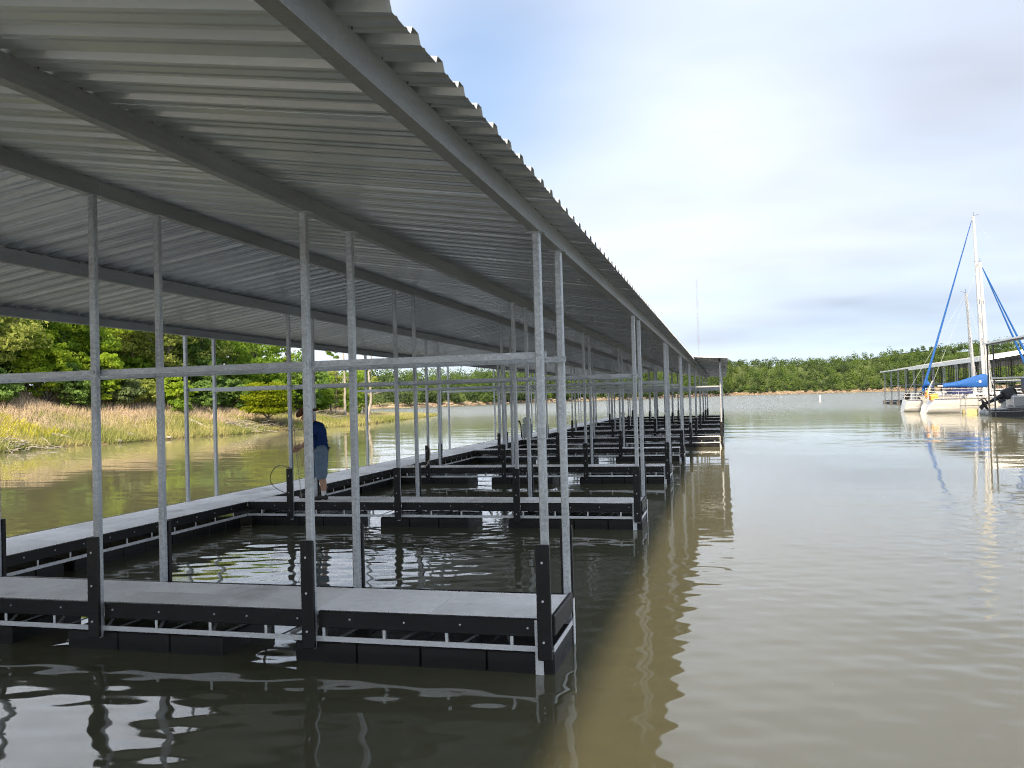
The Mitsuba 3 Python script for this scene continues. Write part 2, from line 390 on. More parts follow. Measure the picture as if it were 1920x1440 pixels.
# sheet profile over 0.914 m: three high ribs, two low ridges between each pair
def profile():
    pts = [(0, 0)]
    for i in range(3):
        o = .1523 + i * .3047
        if i == 0: pts = []
        if i == 0: pts += [(0.0, 0)]
        pts += [(o - .056, 0), (o - .034, .038), (o + .034, .038), (o + .056, 0)]
        for q in (.102, .2027):
            if i < 2 or q < .11: pts += [(o + q - .016, 0), (o + q - .008, .006), (o + q + .008, .006), (o + q + .016, 0)]
    pts += [(.914, 0)]
    return np.array(pts)
PRF = profile()
def sheet_mesh(x0, z0, x1, z1, up=.0):
    th = .0012; n = len(PRF)
    rings = []
    for (x, z) in ((x0, z0), (x1, z1)):
        lo = np.stack([np.full(n, x), PRF[:, 0], z + PRF[:, 1] + up], 1); hi = lo + [0, 0, th]
        rings.append(np.vstack([lo, hi[::-1]]))
    v = np.vstack(rings); N = 2 * n; f = [[i, (i + 1) % N, N + (i + 1) % N, N + i] for i in range(N)]
    caps = []
    for e in (0, N):
        for i in range(n - 1):
            q = [e + i, e + i + 1, e + N - 2 - i, e + N - 1 - i]; caps.append(q if e else q[::-1])
    return trimesh.Trimesh(v, np.array([t for q in f + caps for t in (q[:3], [q[0], q[2], q[3]])]), process=False)
XEV, XEVL = -1.170, -10.40
sR = tmpl(sheet_mesh(ROW['L'], RID, XEV, planeR(XEV)), 'm_sheet')
sL = tmpl(sheet_mesh(XEVL, planeL(XEVL), ROW['L'] - .004, RID), 'm_sheet')
zE = lambda x: 3.752 - (x + 1.19) * .073
sE = tmpl(sheet_mesh(-1.62, zE(-1.62) + .0, .175, zE(.175)), 'm_sheet')
ns = int((YZ - YA) / .914)
for i in range(ns):
    y = YA + i * .914
    place(f'{RF}__roof_sheet', sR, 0, y, .0015 * (i % 2)); place(f'{RF}__roof_sheet', sL, 0, y, .0015 * (i % 2))
ne = int((YZ - (fy(5) - .85)) / .914)
for i in range(ne): place(f'{RF}__roof_sheet', sE, 0, YA + ns * .914 - (i + 1) * .914, .0015 * (i % 2))
m = MB(); m.obox((ROW['L'] + .11, (YA + YZ) / 2 - .2, RID + .034), (.13, 0, -.13 * .158), (0, (YZ - YA) / 2 - .3, 0), (0, 0, .0012))
m.obox((ROW['L'] - .115, (YA + YZ) / 2 - .2, RID + .036), (.13, 0, .13 * .145), (0, (YZ - YA) / 2 - .3, 0), (0, 0, .0012))
put(f'{RF}__ridge_cap', m, 'm_sheet')

# screw tips that poke through the sheets along the purlins
b = MB()
for r_, x_ in ROW.items():
    pl = planeR(x_) if x_ >= ROW['L'] else planeL(x_)
    for i in range(int(26 / .3047)):
        y_ = YA + .05 + i * .3047
        for dx in (-.055, .055): b.tube([(x_ + dx, y_, pl + .004), (x_ + dx, y_, pl - .016)], [.004, .0025], 4)
labels[put(f'{RF}__screw_tips', b, 'm_dark')] = {'kind': 'stuff'}

# crossbars (angle iron) between the posts of a frame
for k in range(0, NF + 1):
    xr = -.17 if k >= 5 else ROW['R']
    for y, s in ((fy(k) + .034, 1), (fy(k) + FW - .034, -1)):
        b = MB(); z = 2.54 + rng.uniform(-.012, .012)
        b.box(ROW['W'] - .03, xr + .05, min(y, y + s * .006), max(y, y + s * .006), z - .028, z + .028)
        b.box(ROW['W'] - .03, xr + .05, min(y + s * .0065, y + s * .06), max(y + s * .0065, y + s * .05), z - .028, z - .022)
        for r in 'RCLZ':
            b.cyl((ROW[r], y - s * .076, z + .005), (ROW[r], y - s * .066, z + .005), .014, 8)
        put(f'{DK}__crossbar', b, 'm_galv')

# ---------------------------------------------------------------- near shore (left): ground, grass, trees
LAND = Polygon([(-38, -80), (-36.5, -20), (-36.8, 5), (-37.5, 22), (-39.2, 38.1), (-41.6, 44.4), (-39.9, 48.2), (-39.7, 53.8), (-38.2, 58.3), (-38.8, 67.5), (-36.6, 79.8),
                (-38.5, 91.2), (-42.0, 112), (-44.5, 126.7), (-50, 133), (-62, 136), (-85, 150), (-130, 185), (-260, 200), (-400, 150), (-400, -80)])
shapely.prepare(LAND)
def land_h(x, y):
    x = np.asarray(x, float); y = np.asarray(y, float)
    p = shapely.points(x, y); d = shapely.distance(p, LAND.exterior) * np.where(shapely.contains(LAND, p), 1, -1)
    g = np.clip(1 - (y - 62) / 60, .22, 1)
    t = np.clip(d / 12.5, 0, 1)
    P = np.stack([x * .22, y * .22, x * 0], -1)
    h = g * 3.15 * (.62 * t + .38 * t * t * (3 - 2 * t)) + .55 * (meshkit.fbm(P, 4, 3) - .45) * np.clip(d / 4, 0, 1) * np.clip(g * 1.4, 0, 1) + np.clip(d - 12.5, 0, 60) * .05
    return np.where(d < 0, -.25 + d * .3, h - .04)
def f_shore(p, n, uv):
    a = fbm(p.x * .5, p.y * .5, 0, 4); b = fbm(p.x * 3, p.y * 3, p.z, 3)
    dry = mix((.42, .31, .23), (.32, .24, .16), b); grn = mix((.24, .25, .11), (.32, .29, .15), b)
    c = mix(grn, dry, smoothstep(.9, 1.9, p.z + 1.2 * (a - .5)))
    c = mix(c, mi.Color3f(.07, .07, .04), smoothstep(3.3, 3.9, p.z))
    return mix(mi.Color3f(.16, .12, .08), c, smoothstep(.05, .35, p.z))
pb('m_shore', mikit.proc(f_shore), .95, 0, .1)
xs, ys = np.arange(-130, -33.4, .8), np.arange(-60, 150, .8)
X, Y = np.meshgrid(xs, ys); Z = land_h(X.ravel(), Y.ravel()).reshape(X.shape)
i, j = np.meshgrid(np.arange(len(xs) - 1), np.arange(len(ys) - 1)); a = (j * len(xs) + i).ravel()
b = MB(); b.add(np.stack([X, Y, np.maximum(Z, -1.2)], -1).reshape(-1, 3), np.stack([a, a + 1, a + len(xs) + 1, a + len(xs)], 1))
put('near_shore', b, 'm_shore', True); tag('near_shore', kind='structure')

# foliage: leaf-sized faces
def fol(name, c0, c1, trans=.5, fr=.9):
    def f(p, n, uv):
        a = noise(p.x * fr, p.y * fr, p.z * fr); b = noise(p.x * 9, p.y * 9, p.z * 9)
        return mix(c0, c1, dr.clip(.75 * a + .55 * b - .15, 0, 1))
    scene[name] = {'type': 'principledthin', 'base_color': mikit.proc(f), 'roughness': .55, 'diff_trans': min(1.1, trans * 1.3), 'eta': 1.4, 'spec_trans': 0.0}
fol('m_leaf_lime', (0.265, 0.421, 0.044), (0.437, 0.546, 0.070), .9)
fol('m_leaf_green', (0.156, 0.296, 0.040), (0.281, 0.406, 0.062), .8)
fol('m_leaf_oak', (0.244, 0.321, 0.078), (0.416, 0.465, 0.133), .8)
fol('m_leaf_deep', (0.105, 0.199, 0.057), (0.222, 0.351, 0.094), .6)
fol('m_leaf_grey', (0.144, 0.216, 0.096), (0.228, 0.288, 0.132), .7)
def f_bark(p, n, uv):
    v = .07 + .10 * fbm(p.x * 9, p.y * 9, p.z * 2.5, 3)
    return mi.Color3f(v * 1.08, v, v * .9)
pb('m_bark', mikit.proc(f_bark), .9, 0, .2)
def f_dead(p, n, uv):
    v = .20 + .18 * fbm(p.x * 12, p.y * 12, p.z * 2, 3)
    return mi.Color3f(v * 1.05, v * .98, v * .88)
pb('m_deadwood', mikit.proc(f_dead), .9, 0, .2)

def leaves(c, size, rg, nrm=None, flat=.0):
    """one diamond leaf at each centre"""
    n = len(c); d = rg.normal(size=(n, 3))
    if nrm is not None: d = d * (1 - flat) + nrm * flat * 1.6
    d /= np.linalg.norm(d, axis=1, keepdims=True)
    a = np.cross(d, rg.normal(size=(n, 3))); a /= np.linalg.norm(a, axis=1, keepdims=True) + 1e-9; b = np.cross(d, a)
    s = size * rg.uniform(.6, 1.35, (n, 1))
    v = np.stack([c + a * s, c + b * s * .55, c - a * s, c - b * s * .55], 1).reshape(-1, 3)
    i = np.arange(n) * 4
    return v, np.vstack([np.stack([i, i + 1, i + 2], 1), np.stack([i, i + 2, i + 3], 1)])
def crown_pts(c, R, H, nclump, rg, per, shape='round', rc=(.55, 1.15)):
    """clump centres in an uneven ellipsoid and leaves around them"""
    k = []
    ph = rg.uniform(0, 6.28, 6)
    while len(k) < nclump:
        q = rg.uniform(-1, 1, 3); rr = np.linalg.norm(q)
        if rr > 1 or rr < .25: continue
        az = math.atan2(q[1], q[0])
        lim = 1 + .18 * math.sin(2 * az + ph[0]) + .14 * math.sin(3 * az + ph[1] + 3 * q[2]) + .12 * math.sin(5 * q[2] + ph[2])
        if shape == 'cone':
            if math.hypot(q[0], q[1]) > (1 - q[2]) / 2 * 1.1 * lim: continue
        elif rr > lim * .92: continue
        k.append(q * [R, R, H / 2])
    k = np.array(k) + c; P, N = [], []
    for q in k:
        r = rg.uniform(*rc) * min(1.3, R / 3.4); m = int(per * rg.uniform(.6, 1.4))
        u = rg.normal(size=(m, 3)); u /= np.linalg.norm(u, axis=1, keepdims=True); u[:, 2] = np.where(u[:, 2] < -.3, u[:, 2] * .4, u[:, 2])
        P.append(q + u * (r * rg.uniform(.35, 1, (m, 1)) ** .6) * [1.15, 1.15, .75]); N.append(u)
    return k, np.vstack(P), np.vstack(N)
def tree(name, x, y, top, R, leafm, lab, seed, bottom=.25, dens=1.0, leaf=.15, group=None, shape='round', cat='tree', trunk=.16, z0=None):
    rg = np.random.default_rng(seed); z0 = float(land_h([x], [y])[0]) if z0 is None else z0; h = top - z0
    t = thing(name, lab, cat, group)
    cz0 = z0 + h * bottom; H = top - cz0; c = np.array([x, y, (cz0 + top) / 2])
    nc = int(R * R * H * .36 * dens) + 8
    k, P, N = crown_pts(c, R, H, nc, rg, 120, shape)
    b = MB(); tr = trunk * (h / 11)
    lean = rg.normal(0, .25, 2)
    ht = h * (.8 if shape != 'cone' else .95)
    tp = [(x + lean[0] * s * s + .12 * math.sin(3 * s + seed), y + lean[1] * s * s, z0 - .2 + s * ht) for s in np.linspace(0, 1, 7)]
    b.tube(tp, tr * np.linspace(1.25, .18, 7), 8)
    for q in k[rg.permutation(len(k))[:max(5, len(k) // 5)]]:
        s = np.clip((q[2] - z0) / ht * .62, .12, .85); i = int(s * 6); p0 = np.array(tp[i]) * (1 - (s * 6 - i)) + np.array(tp[min(i + 1, 6)]) * (s * 6 - i)
        mid = (p0 + q) / 2 + [0, 0, .1 * np.linalg.norm(q - p0)] + rg.normal(0, .12, 3)
        b.tube([p0, mid, q], [tr * .42, tr * .24, tr * .06], 5, cap=False)
    put(f'{t}__trunk', b, 'm_bark', True)
    v, f = leaves(P, leaf, rg, N, .35); put(f'{t}__crown', (v, f), leafm)
    return t
def at(px_ratio, rng_):
    """a point at this bearing (x / y) and range from the world origin"""
    return px_ratio * rng_ / math.hypot(px_ratio, 1), rng_ / math.hypot(px_ratio, 1)
OAK = 'm_leaf_oak'; GRN = 'm_leaf_green'; LIM = 'm_leaf_lime'; DEP = 'm_leaf_deep'; GRY = 'm_leaf_grey'
trees = [  # bearing, range, top, crown radius, material, bottom, label, group
    (-1.16, 68, 14.5, 4.3, GRN, .15, 'green broadleaf tree at the left end of the bank, mostly outside the frame', None),
    (-1.05, 69, 14.5, 4.2, OAK, .22, 'yellow-green leafy tree at the far left edge of the photo, tallest there', None),
    (-.985, 75, 14.8, 4.0, DEP, .12, 'dark green tree behind the brightest saplings at the left', None),
    (-.915, 74, 14.2, 4.0, GRN, .18, 'mid green tree just left of the left front dock post', None),
    (-.85, 75, 13.8, 3.7, LIM, .20, 'bright green tree seen just right of the left front dock post', None),
    (-.80, 80, 15.2, 4.3, OAK, .20, 'olive tree behind the second dock post from the left', None),
    (-.745, 80, 14.8, 4.4, OAK, .24, 'yellowish oak-like tree between the second dock post and the walkway posts', None),
    (-.695, 84, 14.5, 3.9, OAK, .22, 'yellowish oak-like tree standing behind the pair of walkway posts', None),
    (-.648, 88, 13.2, 3.6, GRN, .25, 'fresh green maple-like tree right of the pair of walkway posts', None),
    (-.605, 92, 13.0, 3.6, GRN, .22, 'open-crowned green tree with sky gaps above the lime bush', None),
    (-.566, 97, 13.2, 3.0, LIM, .20, 'bright green tree at the right end of the tall trees, above the man', None),
]
for i, (a_, r_, tp_, R_, m_, bt_, lab, g_) in enumerate(trees):
    x, y = at(a_, r_ + 3); tree('broadleaf_tree', x, y, tp_, R_, m_, lab, 100 + i, bt_, .95, .15, g_)
back = [(-1.12, 82, 16, OAK), (-1.0, 86, 16.5, GRN), (-.93, 88, 16.2, OAK), (-.86, 90, 16, GRN), (-.79, 95, 16.5, LIM), (-.73, 96, 16, GRN), (-.67, 100, 15.5, OAK), (-.61, 104, 14.2, GRN)]
for i, (a_, r_, tp_, m_) in enumerate(back):
    x, y = at(a_, r_); tree('back_row_tree', x, y, tp_, 5.0, m_, 'tree crown in the back row of the wood behind the shore trees', 160 + i, .0, .75, .22, 'trees in the back row of the left bank')
small = [(-.527, 103, 7.6, 2.5, GRN, 'low green tree right behind the bending man'), (-.500, 106, 7.4, 2.6, OAK, 'low olive tree between the man and the white dead trunk'),
         (-.468, 111, 7.2, 2.6, GRN, 'low green tree between the two dead trunks'), (-.452, 117, 7.9, 2.4, OAK, 'low yellowish tree behind the twisted dead trunk')]
for i, (a_, r_, tp_, R_, m_, lab) in enumerate(small):
    x, y = at(a_, r_); tree('low_tree', x, y, tp_, R_, m_, lab, 190 + i, .06, 1.3, .15)
x, y = at(-.493, 100); tree('sapling', x, y, 9.3, .9, GRN, 'thin young tree with a small leafy tuft, left of the white dead trunk', 207, .80, 1.2, .12, trunk=.06)
def bush(x, y, top, R, m_, lab, seed, dens=1.0, leaf=.12, squash=1.0, cat='bush', name='bush'):
    rg = np.random.default_rng(seed); z0 = float(land_h([x], [y])[0]); t = thing(name, lab, cat)
    H = top - z0; k, P, N = crown_pts(np.array([x, y, z0 + H * .52]), R, H, int(26 * R * R * dens), rg, 75, rc=(.4, .8))
    b = MB()
    for q in k[rg.permutation(len(k))[:9]]:
        p0 = np.array([x, y, z0 - .1]) + rg.normal(0, .15, 3) * [1, 1, 0]
        b.tube([p0, (p0 * .45 + q * .55) + [0, 0, .1], q], [.05, .03, .012], 5, cap=False)
    put(f'{t}__stems', b, 'm_bark', True); labels[f'{t}__stems'] = {'kind': 'stuff'}
    v, f = leaves(P, leaf, rg, N, .3); put(f'{t}__foliage', (v, f), m_)
for i, (a_, r_, tp_, R_, m_, lab, nm, ct) in enumerate([
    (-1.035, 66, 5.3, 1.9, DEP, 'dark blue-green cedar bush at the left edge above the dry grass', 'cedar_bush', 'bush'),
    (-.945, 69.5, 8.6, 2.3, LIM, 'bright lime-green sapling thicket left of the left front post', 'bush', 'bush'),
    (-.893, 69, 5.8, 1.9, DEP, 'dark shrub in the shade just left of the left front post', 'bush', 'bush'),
    (-.857, 70.5, 7.4, 2.0, LIM, 'bright green shrub right beside the left front post', 'bush', 'bush'),
    (-.815, 71, 4.9, 1.7, GRY, 'grey-green shrub midway between the two left dock posts', 'bush', 'bush'),
    (-.783, 72, 4.6, 1.6, OAK, 'round olive shrub left of the second dock post', 'bush', 'bush'),
    (-.737, 74, 5.2, 1.9, LIM, 'round lime-green shrub between the second dock post and the walkway posts', 'bush', 'bush'),
    (-.727, 72.5, 2.9, 1.2, GRN, 'small low green shrub at the foot of the round lime shrub', 'bush', 'bush'),
    (-.690, 78, 4.7, 2.0, DEP, 'dark green shrub behind the left walkway post', 'bush', 'bush'),
    (-.655, 81, 5.0, 2.2, DEP, 'dark green shrub right of the second walkway post', 'bush', 'bush'),
    (-.625, 82, 4.8, 1.8, GRN, 'mid green shrub beside the feathery yellow-green bush', 'bush', 'bush'),
    (-.552, 87, 5.3, 1.9, GRN, 'green shrub behind the man hat, right of the feathery bush', 'bush', 'bush'),
    (-.515, 95, 5.2, 2.0, GRN, 'bright green shrub on the bank right of the man', 'bush', 'bush'),
    (-.468, 102, 4.4, 1.5, GRN, 'small green shrub next to the middle dock posts on the far bank', 'bush', 'bush')]):
    x, y = at(a_, r_ + 4.5); bush(x, y, tp_, R_, m_, lab, 300 + i, name=nm, cat=ct)
for i in range(12):
    a_ = -1.14 + i * .055; r_ = 76 + 14 * i / 11 + 3 * (i % 2); x, y = at(a_, r_); z_ = float(land_h([x], [y])[0])
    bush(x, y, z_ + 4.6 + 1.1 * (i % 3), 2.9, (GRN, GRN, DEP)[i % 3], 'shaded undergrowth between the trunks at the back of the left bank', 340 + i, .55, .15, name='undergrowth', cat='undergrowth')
    labels[list(labels)[-1] if False else f'undergrowth_{i:03d}' if i else 'undergrowth']['group'] = 'undergrowth at the back of the left bank'
# the feathery yellow-green bush by the water: flat sprays in layers
rg = np.random.default_rng(77); x, y = at(-.592, 79.5); z0 = float(land_h([x], [y])[0])
t = thing('feathery_bush', 'feathery bright yellow-green bush leaning over the bank beside the man', 'bush')
P = []; b = MB()
for i in range(120):
    az = rg.uniform(0, 6.28); hh_ = rg.uniform(.25, 1) ** .8; L = 2.5 * (1 - .55 * abs(hh_ - .5)) * rg.uniform(.55, 1)
    e = np.array([x + L * math.cos(az), y + L * math.sin(az), z0 + .2 + hh_ * 3.8 + rg.normal(0, .1)])
    p0 = np.array([x, y, z0 + .1 + hh_ * 2.2])
    if i % 3 == 0: b.tube([p0, (p0 + e) / 2 + [0, 0, .25], e], [.035, .02, .006], 5, cap=False)
    s = rg.uniform(.35, 1, (130, 1)); q = p0 + (e - p0) * s + [0, 0, 0]; q[:, 2] += .25 * np.sin(s[:, 0] * 3)
    P.append(q + rg.normal(0, 1, (130, 3)) * [.32, .32, .07])
v, f = leaves(np.vstack(P), .11, rg, np.array([[0, 0, 1.0]]), .5)
fol('m_leaf_feather', (0.216, 0.295, 0.020), (0.320, 0.369, 0.027), .9)
b.tube([(x, y, z0 - .1), (x + .1, y, z0 + 1.5), (x, y, z0 + 3.2)], [.09, .06, .02], 6)
put(f'{t}__stems', b, 'm_bark', True); labels[f'{t}__stems'] = {'kind': 'stuff'}
put(f'{t}__foliage', (v, f), 'm_leaf_feather')

# dead trunks
def snag(a_, r_, top, lab, seed, twist=.1, branches=0, rad=.17):
    rg = np.random.default_rng(seed); x, y = at(a_, r_); z0 = max(0, float(land_h([x], [y])[0])); t = thing('dead_trunk', lab, 'dead tree')
    b = MB(); n = 12; s = np.linspace(0, 1, n); tw_ = np.cumsum(rg.normal(0, twist, (n, 2)), 0) * .5; tw_ -= np.linspace(0, 1, n)[:, None] * tw_[-1] * .5
    pts = np.stack([x + tw_[:, 0], y + tw_[:, 1], z0 - .2 + s * (top - z0)], 1); b.tube(pts, rad * np.linspace(1.15, .3, n), 8)
    put(f'{t}__trunk', b, 'm_deadwood', True)
    for i in range(branches):
        k = rg.integers(4, n); L = rg.uniform(.6, 1.6); az = rg.uniform(0, 6.28); e = pts[k] + [L * math.cos(az), L * math.sin(az), rg.uniform(.1, .9)]
        put(f'{t}__branch', MB().tube([pts[k], (pts[k] + e) / 2 + rg.normal(0, .1, 3), e], [.05, .03, .01], 5), 'm_deadwood', True)
snag(-.4795, 98, 9.5, 'straight bleached dead trunk standing on the bank right of the man', 5, .10)
snag(-.4465, 93, 9.2, 'twisted dead trunk with stubby branches beside the last walkway posts', 6, .32, 6)
# driftwood
def log(name, lab, a0, r0, a1, r1, rad, cat='log', dz=.1, mat='m_deadwood'):
    t = thing(name, lab, cat); p = []
    for s in np.linspace(0, 1, 6):
        x, y = at(a0 + (a1 - a0) * s, r0 + (r1 - r0) * s); p.append((x, y, float(land_h([x], [y])[0]) + rad * .6 + dz + .04 * math.sin(5 * s)))
    scene[t] = tmpl(MB().tube(p, rad * np.linspace(1.1, .6, 6), 8), mat, True)
log('driftwood_log', 'pale log lying in the grass left of the left front dock post', -.942, 63.5, -.905, 63.2, .13)
log('driftwood_log', 'long pale fallen trunk slanting down to the water by the walkway posts', -.712, 73.5, -.672, 71, .12)
log('driftwood_log', 'short pale log in the grass below the bushes, between the two left dock posts', -.812, 65.5, -.795, 65.5, .11)
log('driftwood_log', 'thin bleached log high on the dry grass between the two left dock posts', -.806, 69.5, -.785, 69.7, .10)
log('driftwood_log', 'dark wet log at the waterline below the feathery bush', -.600, 76.8, -.588, 77.2, .12, dz=.05, mat='m_bark')
def brush(lab, a_, r_, R, n, seed, mat='m_deadwood'):
    rg = np.random.default_rng(seed); x, y = at(a_, r_); t = thing('brush_pile', lab, 'brush pile'); b = MB()
    for i in range(n):
        q = rg.normal(0, 1, 2) * [R * .5, R * .5]; z = float(land_h([x + q[0]], [y + q[1]])[0]) + abs(rg.normal(.25, .25)); az = rg.uniform(0, 6.28); L = rg.uniform(.4, 1.5)
        d = np.array([math.cos(az), math.sin(az), rg.normal(0, .25)]) * L / 2; c = np.array([x + q[0], y + q[1], max(z, .1)])
        b.tube([c - d, c + rg.normal(0, .05, 3), c + d], [.03, .025, .008], 5, cap=False)
    labels[put(f'{t}__twigs', b, mat, True)] = {'kind': 'stuff'}
brush('heap of grey brushwood on the bank left of the feathery bush', -.625, 75.5, 2.0, 80, 41)
brush('grey brushwood tangle at the waterline on the left edge of the photo', -1.02, 57.5, 2.2, 90, 42)
brush('dark brushwood at the waterline under the feathery bush', -.583, 79.3, 2.0, 110, 43, 'm_bark')
brush('pale brushwood on the bank between the man and the white dead trunk', -.505, 91, 1.8, 50, 44)
rg = np.random.default_rng(9)
for (a_, r_, s_, lab) in [(-.828, 63.2, .22, 'pale rock at the waterline right of the left front dock post'), (-.745, 66.5, .16, 'small pale rock at the waterline right of the second dock post')]:
    x, y = at(a_, r_); m_ = trimesh.creation.icosphere(subdivisions=3, radius=1); m_.vertices *= (1 + .35 * (meshkit.fbm(m_.vertices * 1.7 + 3, 3) - .5))[:, None] * np.array([s_ * 1.5, s_, s_ * .6])
    m_.apply_translation((x, y, max(.05, float(land_h([x], [y])[0])) + .05)); t = thing('rock', lab, 'rock'); scene[t] = tmpl(m_, 'm_deadwood', 40)

# grasses (stuff): blades over the bank, dry straw above, green weeds below
def blades(n, dmin, dmax, hmin, hmax, w, seed, patch, yr=(18, 131), spread=.3):
    rg = np.random.default_rng(seed); out = []
    while sum(map(len, out)) < n:
        y = rg.uniform(*yr, 60000); x = -36 - rg.uniform(0, 30, 60000)
        p = shapely.points(x, y); d = shapely.distance(p, LAND.exterior); ok = shapely.contains(LAND, p) & (d > dmin) & (d < dmax)
        pn = meshkit.fbm(np.stack([x * .28, y * .28, x * 0], -1), 3, seed=31)
        ok &= patch(pn + rg.normal(0, .11, len(x)), d, y)
        out.append(np.stack([x, y, np.full(len(x), 0.0), pn], 1)[ok])
    q = np.vstack(out)[:n]; z = land_h(q[:, 0], q[:, 1]); c = np.stack([q[:, 0], q[:, 1], z], 1)
    hh = rg.uniform(hmin, hmax, (n, 1)) * (.6 + .9 * q[:, 3:4]); az = rg.uniform(0, 6.28, n); s = np.stack([np.cos(az), np.sin(az), az * 0], 1) * w
    tip = c + np.concatenate([rg.normal(0, spread, (n, 2)) * hh + [.10, 0], hh], 1)
    v = np.stack([c - s - [0, 0, .05], c + s - [0, 0, .05], tip], 1).reshape(-1, 3); return v, np.arange(3 * n).reshape(-1, 3)
def f_dry(p, n, uv):
    a = fbm(p.x * .6, p.y * .6, p.z * .5, 3); b = noise(p.x * 14, p.y * 14, p.z * 3)
    return mix(mix((.52, .43, .34), (.64, .55, .45), a), mi.Color3f(.48, .41, .27), .5 * b)
def f_grs(p, n, uv):
    a = fbm(p.x * .35, p.y * .35, 0, 3); b = noise(p.x * 11, p.y * 11, p.z * 3)
    return mix(mix((.30, .33, .11), (.52, .47, .22), smoothstep(.3, .7, a)), mi.Color3f(.26, .29, .11), .6 * b)
def f_weed(p, n, uv):
    b = noise(p.x * 9, p.y * 9, p.z * 4)
    return mix((.42, .46, .04), (.62, .58, .07), b)
for nm, fn in (('m_dry', f_dry), ('m_grass', f_grs), ('m_weed', f_weed)):
    scene[nm] = {'type': 'principledthin', 'base_color': mikit.proc(fn), 'roughness': .7, 'diff_trans': .6, 'eta': 1.3}
put('dry_grass', blades(100000, 2.0, 17, .16, .66, .028, 1, lambda n, d, y: (d > 5.8 - 17 * (n - .5)) & (n > .33) & (y < 112)), 'm_dry'); tag('dry_grass', 'tall dry pinkish straw grass along the top of the left bank', 'grass', kind='stuff')
put('green_grass', blades(95000, .1, 9.5, .16, .55, .035, 2, lambda n, d, y: (d < 6.2 - 17 * (n - .5)) | (n < .36)), 'm_grass'); tag('green_grass', 'yellowish green grass and reeds covering the lower left bank down to the water', 'grass', kind='stuff')
put('yellow_weeds', blades(4500, 2, 9, .25, .6, .05, 3, lambda n, d, y: (y < 47) & (n > .52), (34, 47), .5), 'm_weed'); tag('yellow_weeds', 'bright yellow-green weeds on the bank at the far left edge', 'weeds', kind='stuff')

# ---------------------------------------------------------------- far shore: hills with woods
# shoreline points: x, y, treetop height above the water, bank height
FS = np.array([(-640, 380, 26, 2), (-420, 385, 26, 2), (-300, 372, 26, 2), (-205, 352, 25, 2), (-141.4, 358.5, 24, 2), (-133, 384, 23.5, 2), (-125, 402.8, 23.5, 2.1), (-122, 460, 26, 2.2), (-119.8, 525.5, 29, 2.6), (-100, 620, 33, 3),
               (-71, 728, 39, 3.6), (-45, 900, 50, 4), (-15, 1110, 61, 5), (8.5, 1262, 65, 6), (60, 1255, 63, 6), (115, 1235, 62, 6), (165, 1205, 66, 6.5), (206, 1190, 70, 7), (262, 1110, 69, 6), (300, 1020, 69, 6), (380, 960, 74, 6), (520, 900, 74, 6), (760, 850, 74, 6)], float)
FS[:, 3] *= .62
seg = np.concatenate([[0], np.cumsum(np.linalg.norm(np.diff(FS[:, :2], axis=0), axis=1))])
def fs_at(s): return np.stack([np.interp(s, seg, FS[:, k]) for k in range(4)], -1)
ss = np.arange(0, seg[-1], 9.0); F = fs_at(ss)
wig = meshkit.fbm(np.stack([ss * .02, ss * 0, ss * 0], -1), 4, 6) - .5
rad = np.linalg.norm(F[:, :2], axis=1); dirv = F[:, :2] / rad[:, None]
OFF = np.array([-12, 0, 3, 9, 25, 50, 85, 125, 170, 230, 330, 600, 1200.0])
def hill_h(off, F, s):
    top = F[..., 2] - 11.0; bank = F[..., 3]
    t = np.clip((off - 6) / np.interp(F[..., 2], [18, 60], [120, 330]), 0, 1)
    h = np.where(off < 0, off * .12, np.where(off < 9, bank * np.clip(off / 9, 0, 1) ** .6, bank + (top - bank) * (1 - (1 - t) ** 1.7)))
    n = meshkit.fbm(np.stack([s * .012, off * .012, s * 0], -1), 4, 12) - .5
    return h + n * np.clip((off - 9) / 60, 0, 1) * np.interp(F[..., 2], [18, 60], [4, 15]) + n * np.clip(off / 4, 0, 1) * np.clip((14 - off) / 5, 0, 1) * bank * 1.2
b = MB(); V = []
for o in OFF:
    oo = o + wig * 14 * (1 if o < 60 else .3)
    V.append(np.column_stack([F[:, :2] + dirv * oo[:, None] * 1.0, hill_h(np.full(len(ss), o), F, ss)]))
V = np.array(V); n_, m_ = len(OFF), len(ss)
i, j = np.meshgrid(np.arange(m_ - 1), np.arange(n_ - 1)); a = (j * m_ + i).ravel()
b.add(V.reshape(-1, 3), np.stack([a, a + 1, a + m_ + 1, a + m_], 1))
def f_hill(p, n, uv):
    a = fbm(p.x * .08, p.y * .08, p.z * .5, 4); b = fbm(p.x * .4, p.y * .4, p.z * 1.5, 3)
    soil = mix((.19, .13, .09), (.15, .125, .095), a); soil = mix(soil, mi.Color3f(.30, .28, .18), smoothstep(.55, .7, b))
    lim = dr.select(p.y > 900, 3.2, 1.1)
    return mix(soil, mi.Color3f(.05, .07, .025), smoothstep(lim, lim + 2, p.z + 2 * (a - .5)))
pb('m_hill', mikit.proc(f_hill), .95, 0, .1)
put('far_hills', b, 'm_hill', True); tag('far_hills', kind='structure')
